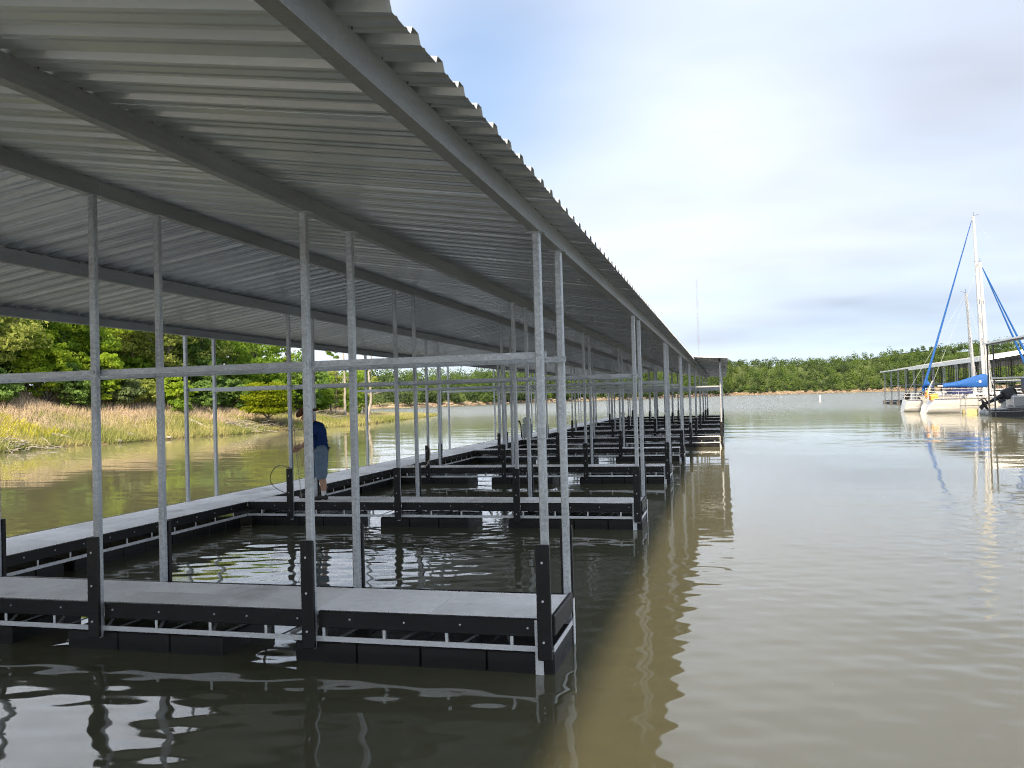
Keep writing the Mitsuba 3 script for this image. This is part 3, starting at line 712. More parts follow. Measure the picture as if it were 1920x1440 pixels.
# the wood on it (stuff): crowns of leaf clumps
def far_wood(seed, mats):
    rg = np.random.default_rng(seed); acc = {m: MB() for m in mats}
    done = 0
    s_all, o_all = [], []
    smin = np.interp(-205, FS[:5, 0], seg[:5])
    step = 0
    while len(s_all) < 4600:
        s = rg.uniform(seg[2], seg[-1] - 150); Fk = fs_at(s)
        sc = np.interp(Fk[2], [18, 60], [1, 1]); o = 4 + 330 * rg.uniform(0, 1) ** 1.5
        if Fk[2] < 30 and o > 175: continue
        if rg.uniform() > np.clip(.55 + 40 / (o + 30), 0, 1): continue
        s_all.append(s); o_all.append(o)
    s_all, o_all = np.array(s_all), np.array(o_all); Fk = fs_at(s_all); dv = Fk[:, :2] / np.linalg.norm(Fk[:, :2], axis=1)[:, None]
    base = np.column_stack([Fk[:, :2] + dv * o_all[:, None], hill_h(o_all, Fk, s_all)])
    dist = np.hypot(base[:, 0], base[:, 1])
    for (x, y, z), o, D in zip(base, o_all, dist):
        edge = o < 22; big = rg.uniform() ** 2; R = (2.9 + 3.4 * big) * (.75 if edge else 1); Ht = (7 + 7.5 * big + rg.uniform(-1, 1)) * (.62 if edge else 1)
        n = int(np.interp(D, [380, 1250], [170, 80])); lf = np.interp(D, [380, 1250], [.55, 1.05])
        u = rg.normal(size=(n, 3)); u /= np.linalg.norm(u, axis=1, keepdims=True); u[:, 2] = np.where(u[:, 2] < -.2, u[:, 2] * .8 - .1, u[:, 2])
        bump = 1 + .25 * np.sin(u[:, :1] * 5 + x) * np.sin(u[:, 1:2] * 5 + y) + .15 * np.sin(u[:, 2:] * 6 + x)
        P = np.array([x, y, z + Ht * .5]) + u * np.array([R, R, Ht * .5]) * bump * rg.uniform(.55, 1, (n, 1)) ** .5
        v, f = leaves(P, lf, rg, u, .55)
        pn = float(meshkit.noise(np.array([x * .022, y * .022, 0.0]), 4)); qn = float(meshkit.noise(np.array([x * .03 + 9, y * .012, 0.0]), 7))
        w = np.array([.02 + 1.1 * max(0, pn - .35), .30, .08 + .7 * max(0, .55 - pn) + (.35 if edge else 0), .10 + .8 * max(0, qn - .45), .015 + .5 * max(0, .40 - qn) + (.30 if edge else 0)]); acc[mats[rg.choice(5, p=w / w.sum())]].add(v, f)
    return acc
fol('m_far_e', (.035, .060, .036), (.065, .085, .045), .5, .06)
fol('m_far_a', (0.115, 0.188, 0.043), (0.155, 0.223, 0.065), .7, .06); fol('m_far_b', (0.081, 0.146, 0.040), (0.121, 0.181, 0.058), .7, .06)
fol('m_far_c', (0.046, 0.081, 0.036), (0.075, 0.115, 0.047), .6, .06); fol('m_far_d', (0.092, 0.140, 0.054), (0.126, 0.175, 0.072), .7, .06)
acc = far_wood(8, ['m_far_a', 'm_far_b', 'm_far_c', 'm_far_d', 'm_far_e'])
for i, (m_, b) in enumerate(acc.items()): scene[f'far_wood__{i + 1:03d}'] = tmpl(b, m_)
tag('far_wood', 'green oak wood covering the hills on the far shore of the lake', 'woods', kind='stuff')
# rocks along the far shore (stuff)
rg = np.random.default_rng(55); b = MB(); ico = trimesh.creation.icosphere(subdivisions=1, radius=1)
for i in range(900):
    s = rg.uniform(seg[2], seg[-1] - 150); Fk = fs_at(s); o = rg.uniform(-1, 8); dv = Fk[:2] / np.linalg.norm(Fk[:2]); p = Fk[:2] + dv * (o + 14 * (np.interp(s, ss, wig)))
    sz = rg.uniform(.3, .95) * np.interp(Fk[2], [18, 60], [.7, 1.5]); v = ico.vertices * (1 + .4 * (rg.uniform(size=(len(ico.vertices), 1)) - .5)) * np.array([sz * 1.6, sz * 1.2, sz * .7])
    b.add(v + [p[0], p[1], max(0, float(hill_h(np.array(o), Fk, np.array(s)))) + sz * .2], ico.faces)
def f_rock(p, n, uv):
    a = cell_rand(p.x * .3, p.y * .3); v = .19 + .13 * fbm(p.x * .8, p.y * .8, p.z, 3)
    return mix(mi.Color3f(v * 1.05, v * .9, v * .76), mi.Color3f(v * 1.2, v * .88, v * .66), smoothstep(.5, .9, a))
pb('m_rock', mikit.proc(f_rock), .9, 0, .2)
put('shore_rocks', b, 'm_rock'); tag('shore_rocks', 'pale boulders and rubble along the waterline of the far shore', 'rocks', kind='stuff')

# ---------------------------------------------------------------- radio mast behind the hill, buoy
pb('m_steelred', (.22, .13, .12), .6); pb('m_steelwhite', (.24, .25, .26), .6)
t = thing('radio_mast', 'thin red and white lattice radio mast rising behind the far wooded hill', 'radio mast')
mx, my, H_, w_ = -42.0, 1520.0, 208.0, 1.9
nb = 10
for kk in range(nb):
    b = MB(); z0, z1 = 40 + kk * (H_ - 40) / nb, 40 + (kk + 1) * (H_ - 40) / nb
    tri = [(mx + w_ * math.cos(a), my + w_ * math.sin(a)) for a in (PI / 2, PI / 2 + 2.094, PI / 2 + 4.189)]
    for q in tri: b.bar((*q, z0), (*q, z1), .14, .14)
    m_ = 6
    for i in range(m_):
        za, zb = z0 + (z1 - z0) * i / m_, z0 + (z1 - z0) * (i + 1) / m_
        for e in range(3): b.bar((*tri[e], za), (*tri[(e + 1) % 3], zb), .09, .09)
    put(f'{t}__lattice_section', b, 'm_steelred' if kk % 2 else 'm_steelwhite')
pb('m_white', (.58, .585, .58), .35); pb('m_gel', (.50, .505, .50), .25, clearcoat=.4)
t = thing('channel_buoy', 'small white marker buoy standing in the open water in front of the far shore', 'buoy')
bx, by = .1043 * 205, 205.0
scene[t] = tmpl(MB().tube([(bx, by, -.3), (bx, by, .25), (bx, by, .35), (bx, by, 1.15), (bx, by, 1.27), (bx, by, 1.32)], [.26, .26, .20, .19, .15, .04], 12), 'm_white', 40)

# ---------------------------------------------------------------- second covered dock across the water (right)
pb('m_roofwhite', (.78, .79, .77), .4, .1); pb('m_roofgrey', (.36, .37, .36), .5, .4); pb('m_postdark', (.13, .125, .12), .6, .2); pb('m_deckold', (.30, .28, .25), .9); pb('m_black', (.015, .016, .018), .35)
pb('m_yellow', (.52, .46, .22), .6)
t = thing('far_covered_dock', 'second covered dock across the water, with a long white roof edge behind the sailboats', 'covered dock')
X0_, YA_, YB_, ZR = 24.6, 89.6, 146.2, 5.06
# roof: slopes up to the right; fascia along the eave and the near gable
rs = .15; m = MB()
v = [(X0_, YA_, ZR), (X0_ + 7, YA_, ZR + 7 * rs), (X0_ + 14, YA_, ZR), (X0_, YB_, ZR), (X0_ + 7, YB_, ZR + 7 * rs), (X0_ + 14, YB_, ZR)]
v2 = [(x, y, z + .06) for x, y, z in v]
m.add(v + v2, [[0, 1, 4, 3], [1, 2, 5, 4], [6, 9, 10, 7], [7, 10, 11, 8], [0, 3, 9, 6], [2, 8, 11, 5], [0, 6, 7, 1], [1, 7, 8, 2], [3, 4, 10, 9], [4, 5, 11, 10]])
put(f'{t}__roof', m, 'm_roofgrey')
put(f'{t}__fascia', MB().box(X0_ - .05, X0_ - .01, YA_ - .05, 124.5, ZR - .30, ZR + .14), 'm_roofwhite')
put(f'{t}__fascia', MB().box(X0_ - .04, X0_ - .01, 124.6, YB_, ZR - .06, ZR + .10), 'm_roofwhite')
b = MB(); b.bar((X0_ - .0, YA_ - .03, ZR - .08), (X0_ + 7, YA_ - .03, ZR + 7 * rs - .08), .05, .44); put(f'{t}__fascia', b, 'm_roofwhite')
fr = [YA_ + .3 + i * 5.3 for i in range(11)]
for y in fr:
    for x in (X0_ + .15, X0_ + 3.6, X0_ + 7.0, X0_ + 10.5):
        for dy_ in (0, .75):
            zt = ZR + rs * min(x - X0_, 14 - (x - X0_)); put(f'{t}__post', MB().box(x - .04, x + .04, y + dy_ - .04, y + dy_ + .04, -.3, zt - .01), 'm_galv' if x < X0_ + 1 else 'm_postdark')
    put(f'{t}__finger_dock', MB().box(X0_ - .2, X0_ + 13, y - .05, y + .80, .40, .52).box(X0_ - .18, X0_ + 13, y, y + .75, -.25, .28).box(X0_ - .2, X0_ - .1, y, y + .75, .28, .40), 'm_postdark')
    put(f'{t}__crossbar', MB().box(X0_ + .1, X0_ + 13.5, y - .07, y - .055, 2.75, 2.83), 'm_galv')
put(f'{t}__deck', MB().box(X0_ + 13.0, X0_ + 14.4, YA_, YB_, .41, .53), 'm_deckold')
for x in (X0_ + .15, X0_ + 3.6, X0_ + 7, X0_ + 10.5):
    zt = ZR + rs * min(x - X0_, 14 - (x - X0_)); put(f'{t}__purlin', MB().box(x - .04, x + .04, YA_ + .02, YB_ - .02, zt - .16, zt - .004), 'm_purlin')

t = thing('near_covered_dock', 'grey-roofed covered dock at the right edge, nearest of the docks across the water', 'covered dock')
x0, ya, yb, zr = 19.2, 53.0, 70.6, 5.44
m = MB(); v = [(x0, ya, zr), (x0 + 8, ya, zr + .8), (x0, yb, zr), (x0 + 8, yb, zr + .8)]; v2 = [(a_, b_, c_ + .05) for a_, b_, c_ in v]
m.add(v + v2, [[0, 1, 3, 2], [4, 6, 7, 5], [0, 4, 5, 1], [2, 3, 7, 6], [0, 2, 6, 4], [1, 5, 7, 3]]); put(f'{t}__roof', m, 'm_roofgrey')
put(f'{t}__fascia', MB().box(x0 - .03, x0, ya, yb + .03, zr - .02, zr + .10), 'm_roofwhite')
for x, y in ((19.4, 70.2), (19.55, 69.3), (19.4, 61.4), (19.55, 60.5), (25.5, 70.2), (25.5, 69.3)):
    put(f'{t}__post', MB().box(x - .045, x + .045, y - .045, y + .045, -.3, zr + .1 * (x - x0) - .01), 'm_postdark')
for y in (69.3, 60.5):
    put(f'{t}__finger_dock', MB().box(19.25, 27, y - .05, y + .9, .36, .48).box(19.3, 27, y, y + .85, -.25, .30), 'm_black')
    put(f'{t}__crossbar', MB().box(19.35, 27, y - .09, y - .065, 2.78, 2.90), 'm_roofwhite')
put(f'{t}__purlin', MB().box(x0 + .2, x0 + .3, ya, yb, zr - .14, zr - .005), 'm_purlin')

# low mooring frames between the boats (grey posts with rails)
for i, (x, y, lab) in enumerate(((19.85, 79.9, 'left of the two low grey mooring frames before the white sailboat hull'), (21.2, 79.7, 'right of the two low grey mooring frames before the white sailboat hull'))):
    t = thing('mooring_frame', lab, 'mooring post')
    for dx in (0, .38):
        put(f'{t}__post', MB().box(x + dx - .05, x + dx + .05, y - .05, y + .05, -.35, 1.62 - .1 * (dx > 0)), 'm_galv')
    for z in (1.22, .62): put(f'{t}__rail', MB().box(x - .1, x + 1.3, y - .075, y - .052, z - .035, z + .035), 'm_postdark')
t = thing('dock_float', 'yellowish float block at the water between the two mooring frames', 'float'); scene[t] = tmpl(cbox(20.1, 21.4, 80.1, 80.9, -.25, .32, .05), 'm_yellow')

# ---------------------------------------------------------------- boats
pb('m_blue', (.008, .085, .32), .75); pb('m_navy', (.018, .028, .10), .7); pb('m_alu', (.72, .73, .74), .35, .5); pb('m_rope', (.42, .36, .28), .9); pb('m_orange', (.75, .33, .06), .6); pb('m_red', (.35, .03, .05), .6); pb('m_hullgrey', (.36, .37, .37), .5)
def hull_mesh(L, B, fb, draft=.4, scoop=0.0, sheer=.25):
    ns_, nt = 17, 9; V = []
    for i in range(ns_):
        s = i / (ns_ - 1); hb = B / 2 * (.80 + .20 * math.sin(min(s / .42, 1) * PI / 2)) if s < .42 else B / 2 * max(0.012, (1 - ((s - .42) / .58) ** 2.1))
        zt = fb * (1 + sheer * (s - .25) ** 2 * (1.4 if s > .25 else .4)); dr_ = draft * max(.05, 1 - ((s - .45) / .62) ** 2)
        for j in range(nt):
            a = j / (nt - 1) * PI / 2
            y = hb * math.sin(a) ** .55 if j else 0; z = -dr_ + (zt + dr_) * (1 - math.cos(a)) ** .9
            k = (z - (-draft)) / (zt + draft)
            x = s * L + (s ** 3) * .11 * L * (k - .55)
            if scoop and s < .12: x += (1 - s / .12) * scoop * (k * 1.25 - .45)
            V.append((x, y, z))
    V = np.array(V).reshape(ns_, nt, 3); m = MB(); W = V.copy(); W[..., 1] *= -1
    i, j = np.meshgrid(np.arange(ns_ - 1), np.arange(nt - 1), indexing='ij'); a = (i * nt + j).ravel()
    q = np.stack([a, a + nt, a + nt + 1, a + 1], 1); m.add(V.reshape(-1, 3), q[:, ::-1]); m.add(W.reshape(-1, 3), q)
    m.add(np.vstack([V[0], W[0]]), [[j, j + 1, nt + j + 1, nt + j] for j in range(nt - 1)])
    ed = np.vstack([V[:, -1], W[:, -1]])
    deck = [[i, i + 1, ns_ + i + 1, ns_ + i] for i in range(ns_ - 1)]
    return m, ed - [0, 0, .03], deck, V[:, -1]
def xf(m, x, y, sgn=1):
    """move a boat-space mesh (x from stern to bow) to its berth; sgn -1 turns the bow to the left"""
    me = m.mesh() if isinstance(m, MB) else m; v = me.vertices.copy()
    if sgn < 0: v = v * [-1, -1, 1]
    return trimesh.Trimesh(v + [x, y, 0], me.faces, process=False)
def sailboat(lab, x, y, sgn, L, B, fb, mast_s, mast_h, lean=0.0, scoop=0.0, cover=None, jib=None, rails=True, spreaders=(.38, .70), simple=False):
    t = thing('sailboat', lab, 'sailboat', None)
    h, de, df, sh = hull_mesh(L, B, fb, scoop=scoop); put(f'{t}__hull', xf(h, x, y, sgn), 'm_gel', 50)
    put(f'{t}__deck', xf(MB().add(de, df), x, y, sgn), 'm_white')
    cab = cbox(L * .34, L * .76, -B * .27, B * .27, fb - .04, fb + .40, .10); cv = cab.vertices; cv[:, 0] += np.where(cv[:, 2] > fb + .2, np.where(cv[:, 0] > L * .6, -.55, .1), 0)
    put(f'{t}__cabin', xf(trimesh.Trimesh(cv, cab.faces, process=False), x, y, sgn), 'm_gel')
    for s_ in (1, -1):
        for wx in (.42, .52): put(f'{t}__cabin_window', xf(MB().box(L * wx, L * (wx + .07), s_ * B * .27 - .012, s_ * B * .27 + .012, fb + .12, fb + .27), x, y, sgn), 'm_black')
    # rubbing strake along the sheer
    for s_ in (1, -1): put(f'{t}__strake', xf(MB().tube(np.column_stack([sh[:, 0], s_ * (sh[:, 1] + .012), sh[:, 2] - .05]), .03, 6), x, y, sgn), 'm_navy')
    mx = L * mast_s; zb = fb + .38
    put(f'{t}__mast', xf(MB().tube([(mx, 0, zb), (mx + lean * .5, 0, (zb + mast_h) / 2), (mx + lean, 0, mast_h)], [.155, .145, .11], 10), x, y, sgn), 'm_white', 40)
    mp = lambda q: np.array([mx + lean * q, 0, zb + (mast_h - zb) * q])
    for q in spreaders:
        c = mp(q); put(f'{t}__spreader', xf(MB().bar(c + [0, -.95 * (1.2 - q), .05], c + [0, .95 * (1.2 - q), .05], .10, .04), x, y, sgn), 'm_alu')
    b = MB(); top = mp(.995)
    for s_ in (1, -1):
        cp = np.array([mx - .15, s_ * B * .46, fb]); pts = [cp] + [mp(q) + [0, s_ * .95 * (1.2 - q), .05] for q in spreaders] + [top]
        b.tube(pts, .012, 4, cap=False); b.tube([cp + [.25, 0, 0], mp(spreaders[0])], .011, 4, cap=False)
    b.tube([(0.1, 0, fb + .05), top], .011, 4, cap=False); b.tube([(L * 1.02, 0, fb + .35), top], .012, 4, cap=False)
    labels[put(f'{t}__shrouds', xf(b, x, y, sgn), 'm_alu')] = {'kind': 'stuff'}
    put(f'{t}__masthead_gear', xf(MB().tube([top, top + [0, 0, .45]], .018, 5).tube([top + [0, 0, .1], top + [-.5, 0, .22]], .015, 5), x, y, sgn), 'm_dark')
    if rails:
        b = MB(); st = []
        for i in range(9):
            s_ = i / 8
            for sd in (1, -1):
                yy = sd * np.interp(s_ * L, sh[:, 0], sh[:, 1]) * .95; z = np.interp(s_ * L, sh[:, 0], sh[:, 2]); b.tube([(s_ * L + .05, yy, z), (s_ * L + .05, yy, z + .62)], .018, 5); st.append((s_ * L + .05, yy, z + .62))
        for sd in (0, 1):
            p = np.array(st[sd::2]); b.tube(p, .014, 5, cap=False); b.tube(p - [0, 0, .3], .011, 5, cap=False)
        b.tube([st[0], st[1]], .02, 5); b.tube([np.array(st[0]) - [0, 0, .3], np.array(st[1]) - [0, 0, .3]], .018, 5)
        labels[put(f'{t}__guard_rails', xf(b, x, y, sgn), 'm_alu')] = {'kind': 'stuff'}
    if cover is not None:
        bl, colr = cover; bz = fb + 1.05
        put(f'{t}__boom', xf(MB().tube([(mx - .08, 0, bz), (mx - bl, 0, bz + .10)], .075, 10), x, y, sgn), 'm_white', 40)
        # stacked sail under its cover, high at the mast and slumped aft
        n_ = 14; pts = []; rgc = np.random.default_rng(4)
        me = MB(); rings = []
        for i in range(n_):
            s_ = i / (n_ - 1); X_ = mx - .12 - s_ * (bl - .55); hh_ = .92 * (1 - s_) ** 1.1 + .34 + .05 * math.sin(7 * s_); wd = .19 + .03 * math.sin(9 * s_ + 1); zb_ = bz - .13 * (1 - .5 * s_)
            a_ = np.linspace(0, 2 * PI, 12, endpoint=False); rings.append(np.stack([np.full(12, X_), wd * np.cos(a_) * (1 - .45 * np.maximum(np.sin(a_), 0)), zb_ + hh_ / 2 + hh_ / 2 * np.sin(a_)], 1))
        V = np.array(rings); i, j = np.meshgrid(np.arange(n_ - 1), np.arange(12), indexing='ij')
        me.add(V.reshape(-1, 3), np.stack([i * 12 + j, i * 12 + (j + 1) % 12, (i + 1) * 12 + (j + 1) % 12, (i + 1) * 12 + j], -1).reshape(-1, 4))
        for e in (0, n_ - 1): me.add(V[e], [[0, k, k + 1] for k in range(1, 11)])
        ck = put(f'{t}__sail_cover', xf(me, x, y, sgn), colr, True); labels[ck] = {'label': 'bright blue canvas sail cover along the boom'}
        dk = put(f'{t}__sail_cover__emblem', xf(MB().cyl((mx - .75, -.205 * sgn, bz + .42), (mx - .75, -.19 * sgn, bz + .42), .13, 10), x, y, sgn), 'm_white')
        put(f'{t}__dodger', xf(MB().obox((L * .30, 0, fb + .62), (L * .09, 0, 0), (0, B * .30, 0), (-.05, 0, .20)), x, y, sgn), 'm_navy')
    if jib is not None:
        colr, n_ = jib
        for q in range(n_):
            a_ = mp(.985 if n_ == 1 else .97) + [.12, 0, 0]; e = np.array([L * 1.015 - .55 * q, .18 * q, fb + .62]); s_ = np.linspace(.01, 1, 12)[:, None]; pts = a_ + (e - a_) * s_
            put(f'{t}__furled_jib', xf(MB().tube(pts, np.linspace(.035, .125, 12), 8), x, y, sgn), colr, 40)
            put(f'{t}__furler_drum', xf(MB().cyl(e - [0, 0, .05], e - [0, 0, .28], .13, 10), x, y, sgn), 'm_dark')
    return t, sh, mp
s1, sh1, mp1 = sailboat('white sailboat with blue sail cover on its boom and two blue furled headsails leading right', 17.7, 83.0, 1, 9.5, 3.1, 1.25, .555, 13.4, -.35, .6, (4.2, 'm_blue'), ('m_blue', 2))
# stern gear of that boat
put(f'{s1}__life_ring', xf(MB().tube([(.25 + .02 * math.sin(a), .55 + .0, 1.15 + .5) + np.array([0, .30 * math.cos(a), .30 * math.sin(a)]) for a in np.linspace(0, 2 * PI, 17)], .09, 8, cap=False), 17.7, 83.0), 'm_orange', True)
put(f'{s1}__cockpit_cushion', xf(MB().obox((.55, -.6, 1.42), (.30, 0, .06), (0, .42, 0), (-.03, 0, .24)), 17.7, 83.0), 'm_orange')
put(f'{s1}__tiller_post', xf(MB().tube([(.2, .3, 1.15), (.45, .3, 2.3), (.7, .2, 2.9)], .04, 6), 17.7, 83.0), 'm_white')
put(f'{s1}__rudder', xf(MB().obox((-.22, 0, .25), (.20, 0, .10), (0, .03, 0), (.12, 0, .55)), 17.7, 83.0), 'm_gel')
put(f'{s1}__deck_pad', xf(MB().box(6.3, 7.3, -.7, .7, 1.2, 1.42), 17.7, 83.0), 'm_red')
s2, sh2, mp2 = sailboat('tallest-masted white sailboat, its single blue furled jib leading down to the left', 32.8, 86.6, -1, 14.3, 3.8, 1.35, .643, 18.3, .42, 0, None, ('m_blue', 1), spreaders=(.30, .52, .72))
e = np.array([14.3, 0, 2.0])
put(f'{s2}__bow_sail_bundle', xf(MB().tube([e + [-.55, .2, .35], e + [-.2, .1, .75], e + [.05, 0, .35], e + [-.1, -.2, .0]], [.10, .30, .28, .08], 8), 32.8, 86.6, -1), 'm_blue', True)
s3, sh3, mp3 = sailboat('white sailboat with the shortest mast, behind the blue sail cover', 17.2, 90.6, 1, 8.3, 2.8, 1.1, .80, 11.5, -.5, .3, None, None, spreaders=(.55,))
# motor boats
def outboard(t, piv, tilt, sgn, x, y, sc=1.0, name='outboard_motor'):
    """piv: transom point in boat space; the leg hangs down at tilt 0 and swings aft (-x) as it is raised"""
    ca, sa = math.cos(tilt), math.sin(tilt)
    def R(p): p = np.asarray(p, float) * sc; return np.array([piv[0] + p[0] * ca - p[2] * -sa * -1, piv[1] + p[1], piv[2] + p[0] * sa * -1 * -1 * 0 + p[2] * ca - p[0] * sa * 0])
    def tr(v):
        v = np.asarray(v, float) * sc; X_ = v[:, 0] * ca + v[:, 2] * sa; Z_ = -v[:, 0] * sa + v[:, 2] * ca
        return np.stack([piv[0] + X_, piv[1] + v[:, 1], piv[2] + Z_], 1)
    cw = cbox(-.62, .05, -.22, .22, .12, .92, .12); cw.vertices[:, 0] += np.where(cw.vertices[:, 2] > .6, .06, 0)
    o = num(f'{t}__{name}')
    put(f'{o}__cowl', xf(trimesh.Trimesh(tr(cw.vertices), cw.faces, process=False), x, y, sgn), 'm_black', 30)
    lg = MB().tube([(-.30, 0, .15), (-.30, 0, -.45), (-.34, 0, -1.0)], [.16, .11, .09], 8).tube([(-.62, 0, -1.0), (-.50, 0, -1.0), (-.1, 0, -1.0), (.12, 0, -1.0)], [.04, .09, .09, .02], 8).obox((-.38, 0, -.80), (.26, 0, 0), (0, .13, 0), (0, 0, .012)).obox((-.25, 0, -1.2), (.12, 0, .02), (0, .012, 0), (-.05, 0, .14)).obox((-.05, 0, -.05), (.10, 0, 0), (0, .14, 0), (0, 0, .18))
    me = lg.mesh(); put(f'{o}__leg', xf(trimesh.Trimesh(tr(me.vertices), me.faces, process=False), x, y, sgn), 'm_black')
    pr = MB()
    for k in range(3):
        a_ = k * 2.094; pr.obox((-.66, .11 * math.cos(a_), -1.0 + .11 * math.sin(a_)), (.02, .03 * math.sin(a_), -.03 * math.cos(a_)), (0, .10 * math.cos(a_), .10 * math.sin(a_)), (.012, 0, 0))
    me = pr.mesh(); put(f'{o}__propeller', xf(trimesh.Trimesh(tr(me.vertices), me.faces, process=False), x, y, sgn), 'm_dark')
# pontoon boat with its big outboard tilted out of the water
t = thing('pontoon_boat', 'pontoon boat with a big black outboard motor tilted out of the water, right edge', 'pontoon boat')
px_, py_ = 21.6, 74.2
for s_ in (-1, 1):
    put(f'{t}__pontoon', MB().tube([(20.0, py_ + s_ * .85, .12), (20.15, py_ + s_ * .85, .12), (20.6, py_ + s_ * .85, .12), (29, py_ + s_ * .85, .12)], [.12, .28, .36, .36], 14), 'm_gel', 40)
put(f'{t}__deck', MB().box(21.5, 29, py_ - 1.25, py_ + 1.25, .50, .60), 'm_hullgrey')
put(f'{t}__side_panel', MB().box(21.9, 29, py_ - 1.25, py_ - 1.21, .66, 1.35), 'm_hullgrey'); put(f'{t}__side_panel', MB().box(21.9, 29, py_ + 1.21, py_ + 1.25, .66, 1.35), 'm_hullgrey')
put(f'{t}__transom', MB().box(21.45, 21.6, py_ - .4, py_ + .4, .28, .95), 'm_hullgrey')
b = MB()
for x in np.arange(21.9, 28, .75): b.tube([(x, py_ - 1.23, .6), (x, py_ - 1.23, 1.5)], .025, 5)
b.tube([(21.9, py_ - 1.23, 1.5), (28.6, py_ - 1.23, 1.5)], .025, 5); put(f'{t}__guard_rail', b, 'm_alu')
put(f'{t}__seat', cbox(22.0, 22.8, py_ - 1.1, py_ + 1.1, .62, 1.45, .08), 'm_white'); put(f'{t}__canvas', cbox(23.1, 28.5, py_ - 1.15, py_ + 1.15, 1.55, 3.1, .25), 'm_black')
outboard(t, (21.5, 0, 1.05), math.radians(62), 1, 0, py_, 1.3)
def motorboat(lab, x, y, L, B, fb, canvas, cat='motorboat'):
    t = thing('motorboat', lab, cat); h, de, df, sh = hull_mesh(L, B, fb, .3); put(f'{t}__hull', xf(h, x, y), 'm_gel', 50); put(f'{t}__deck', xf(MB().add(de, df), x, y), 'm_white')
    cv = cbox(L * .22, L * .72, -B * .36, B * .36, fb - .05, fb + .9, .2); put(f'{t}__canvas', xf(cv, x, y), canvas)
    outboard(t, (0, 0, fb - .1), math.radians(8), 1, x, y, 1.15); return t
motorboat('white motorboat with an upright black outboard, at the left end of the far covered dock', 24.0, 122.2, 6.2, 2.3, .75, 'm_hullgrey')
motorboat('small white motorboat moored left of the sailboats, under the white roof edge', 22.9, 108.0, 6.4, 2.3, .8, 'm_white')
motorboat('motorboat with a dark canvas under the middle of the far roof', 25.3, 103.0, 6.5, 2.4, .9, 'm_black')
motorboat('motorboat with a black canvas under the near end of the far roof', 26.0, 92.8, 7.5, 2.6, 1.4, 'm_black')
motorboat('motorboat with a navy canvas in the farthest slips of the far covered dock', 25.1, 113.4, 6.5, 2.4, .8, 'm_navy')

# ---------------------------------------------------------------- the man on the second finger dock
def blob(chains, ref=.03, it=12, fold=0):
    """one smooth body from chains of (point, radius): hulls of neighbouring spheres"""
    parts = []
    for ch in chains:
        for (p, r), (q, s) in zip(ch[:-1], ch[1:]):
            parts.append(m3.Manifold.batch_hull([m3.Manifold.sphere(r, 20).translate(list(map(float, p))), m3.Manifold.sphere(s, 20).translate(list(map(float, q)))]))
    m = m3.Manifold.batch_boolean(parts, m3.OpType.Add).refine_to_length(ref); me = m.to_mesh()
    tm = trimesh.Trimesh(me.vert_properties[:, :3], me.tri_verts, process=True); trimesh.smoothing.filter_taubin(tm, iterations=it)
    if fold:
        q = tm.vertices * [14, 14, 9] + 5 * np.sin(tm.vertices[:, [2, 0, 1]] * 7); tm.vertices = tm.vertices + tm.vertex_normals * (fold * (np.abs(meshkit.fbm(q, 3, 4) - .5) * 2 - .35))[:, None]
    return tm
A = lambda *p: np.array(p, float)
hipR, hipL, chest, shR, shL, neck, head = A(-7.47, 14.49, 1.25), A(-7.62, 14.67, 1.25), A(-7.575, 14.58, 1.66), A(-7.56, 14.38, 1.76), A(-7.62, 14.77, 1.76), A(-7.69, 14.575, 1.87), A(-7.775, 14.56, 1.965)
kneeR, ankR, kneeL, ankL = A(-7.45, 14.46, .83), A(-7.41, 14.45, .475), A(-7.84, 14.73, .80), A(-7.89, 14.76, .475)
elbL, wrL, elbR, wrR = A(-7.80, 14.80, 1.50), A(-7.86, 14.42, 1.385), A(-7.62, 14.22, 1.49), A(-7.86, 14.27, 1.34)
belly = A(-7.565, 14.58, 1.42)
M = thing('person', 'man in brown hat, navy shirt and denim shorts bending towards a dock post', 'person')
pb('m_skin', (.42, .25, .17), .55, 0, .4); pb('m_shirt', mikit.proc(lambda p, n, uv: mi.Color3f(.010, .030, .115) * (.8 + .5 * fbm(p.x * 9, p.y * 9, p.z * 9, 2))), .85, 0, .2)
pb('m_denim', mikit.proc(lambda p, n, uv: mi.Color3f(.145, .20, .27) * (.75 + .5 * fbm(p.x * 14, p.y * 14, p.z * 14, 3))), .9, 0, .2); pb('m_hat', (.15, .075, .040), .8, 0, .2); pb('m_shoe', (.03, .027, .026), .7); pb('m_sock', (.6, .6, .6), .9); pb('m_belt', (.05, .035, .025), .6); pb('m_hair', (.28, .25, .22), .8)
fa = (neck - head) / np.linalg.norm(neck - head)
hd = head
def hand(w, d, curl, side):
    """palm and five curled fingers from the wrist w along d, wrapping around the post"""
    d = d / np.linalg.norm(d); up = A(0, 0, 1); s = np.cross(d, up); s /= np.linalg.norm(s); ch = []
    pc = w + d * .085
    ch.append([(w, .027), (w + d * .05, .036), (pc, .034)]); ch.append([(w + d * .03 + up * .02, .022), (pc + up * .03, .018)]); ch.append([(w + d * .03 - up * .02, .022), (pc - up * .03, .018)])
    for i, l in enumerate((.070, .080, .075, .060)):
        b0 = pc + up * (.033 - .022 * i); k1 = b0 + d * l * .55 + s * side * .012; k2 = k1 + d * l * .25 + s * side * l * .45; k3 = k2 - d * l * .12 + s * side * l * .40
        ch.append([(b0, .0105), (k1, .0098), (k2, .0088), (k3, .0078)])
    tb = w + d * .03 + up * .035; ch.append([(tb, .014), (tb + up * .03 + d * .03 + s * side * .02, .0115), (tb + up * .035 + d * .065 + s * side * .045, .0095)])
    return ch
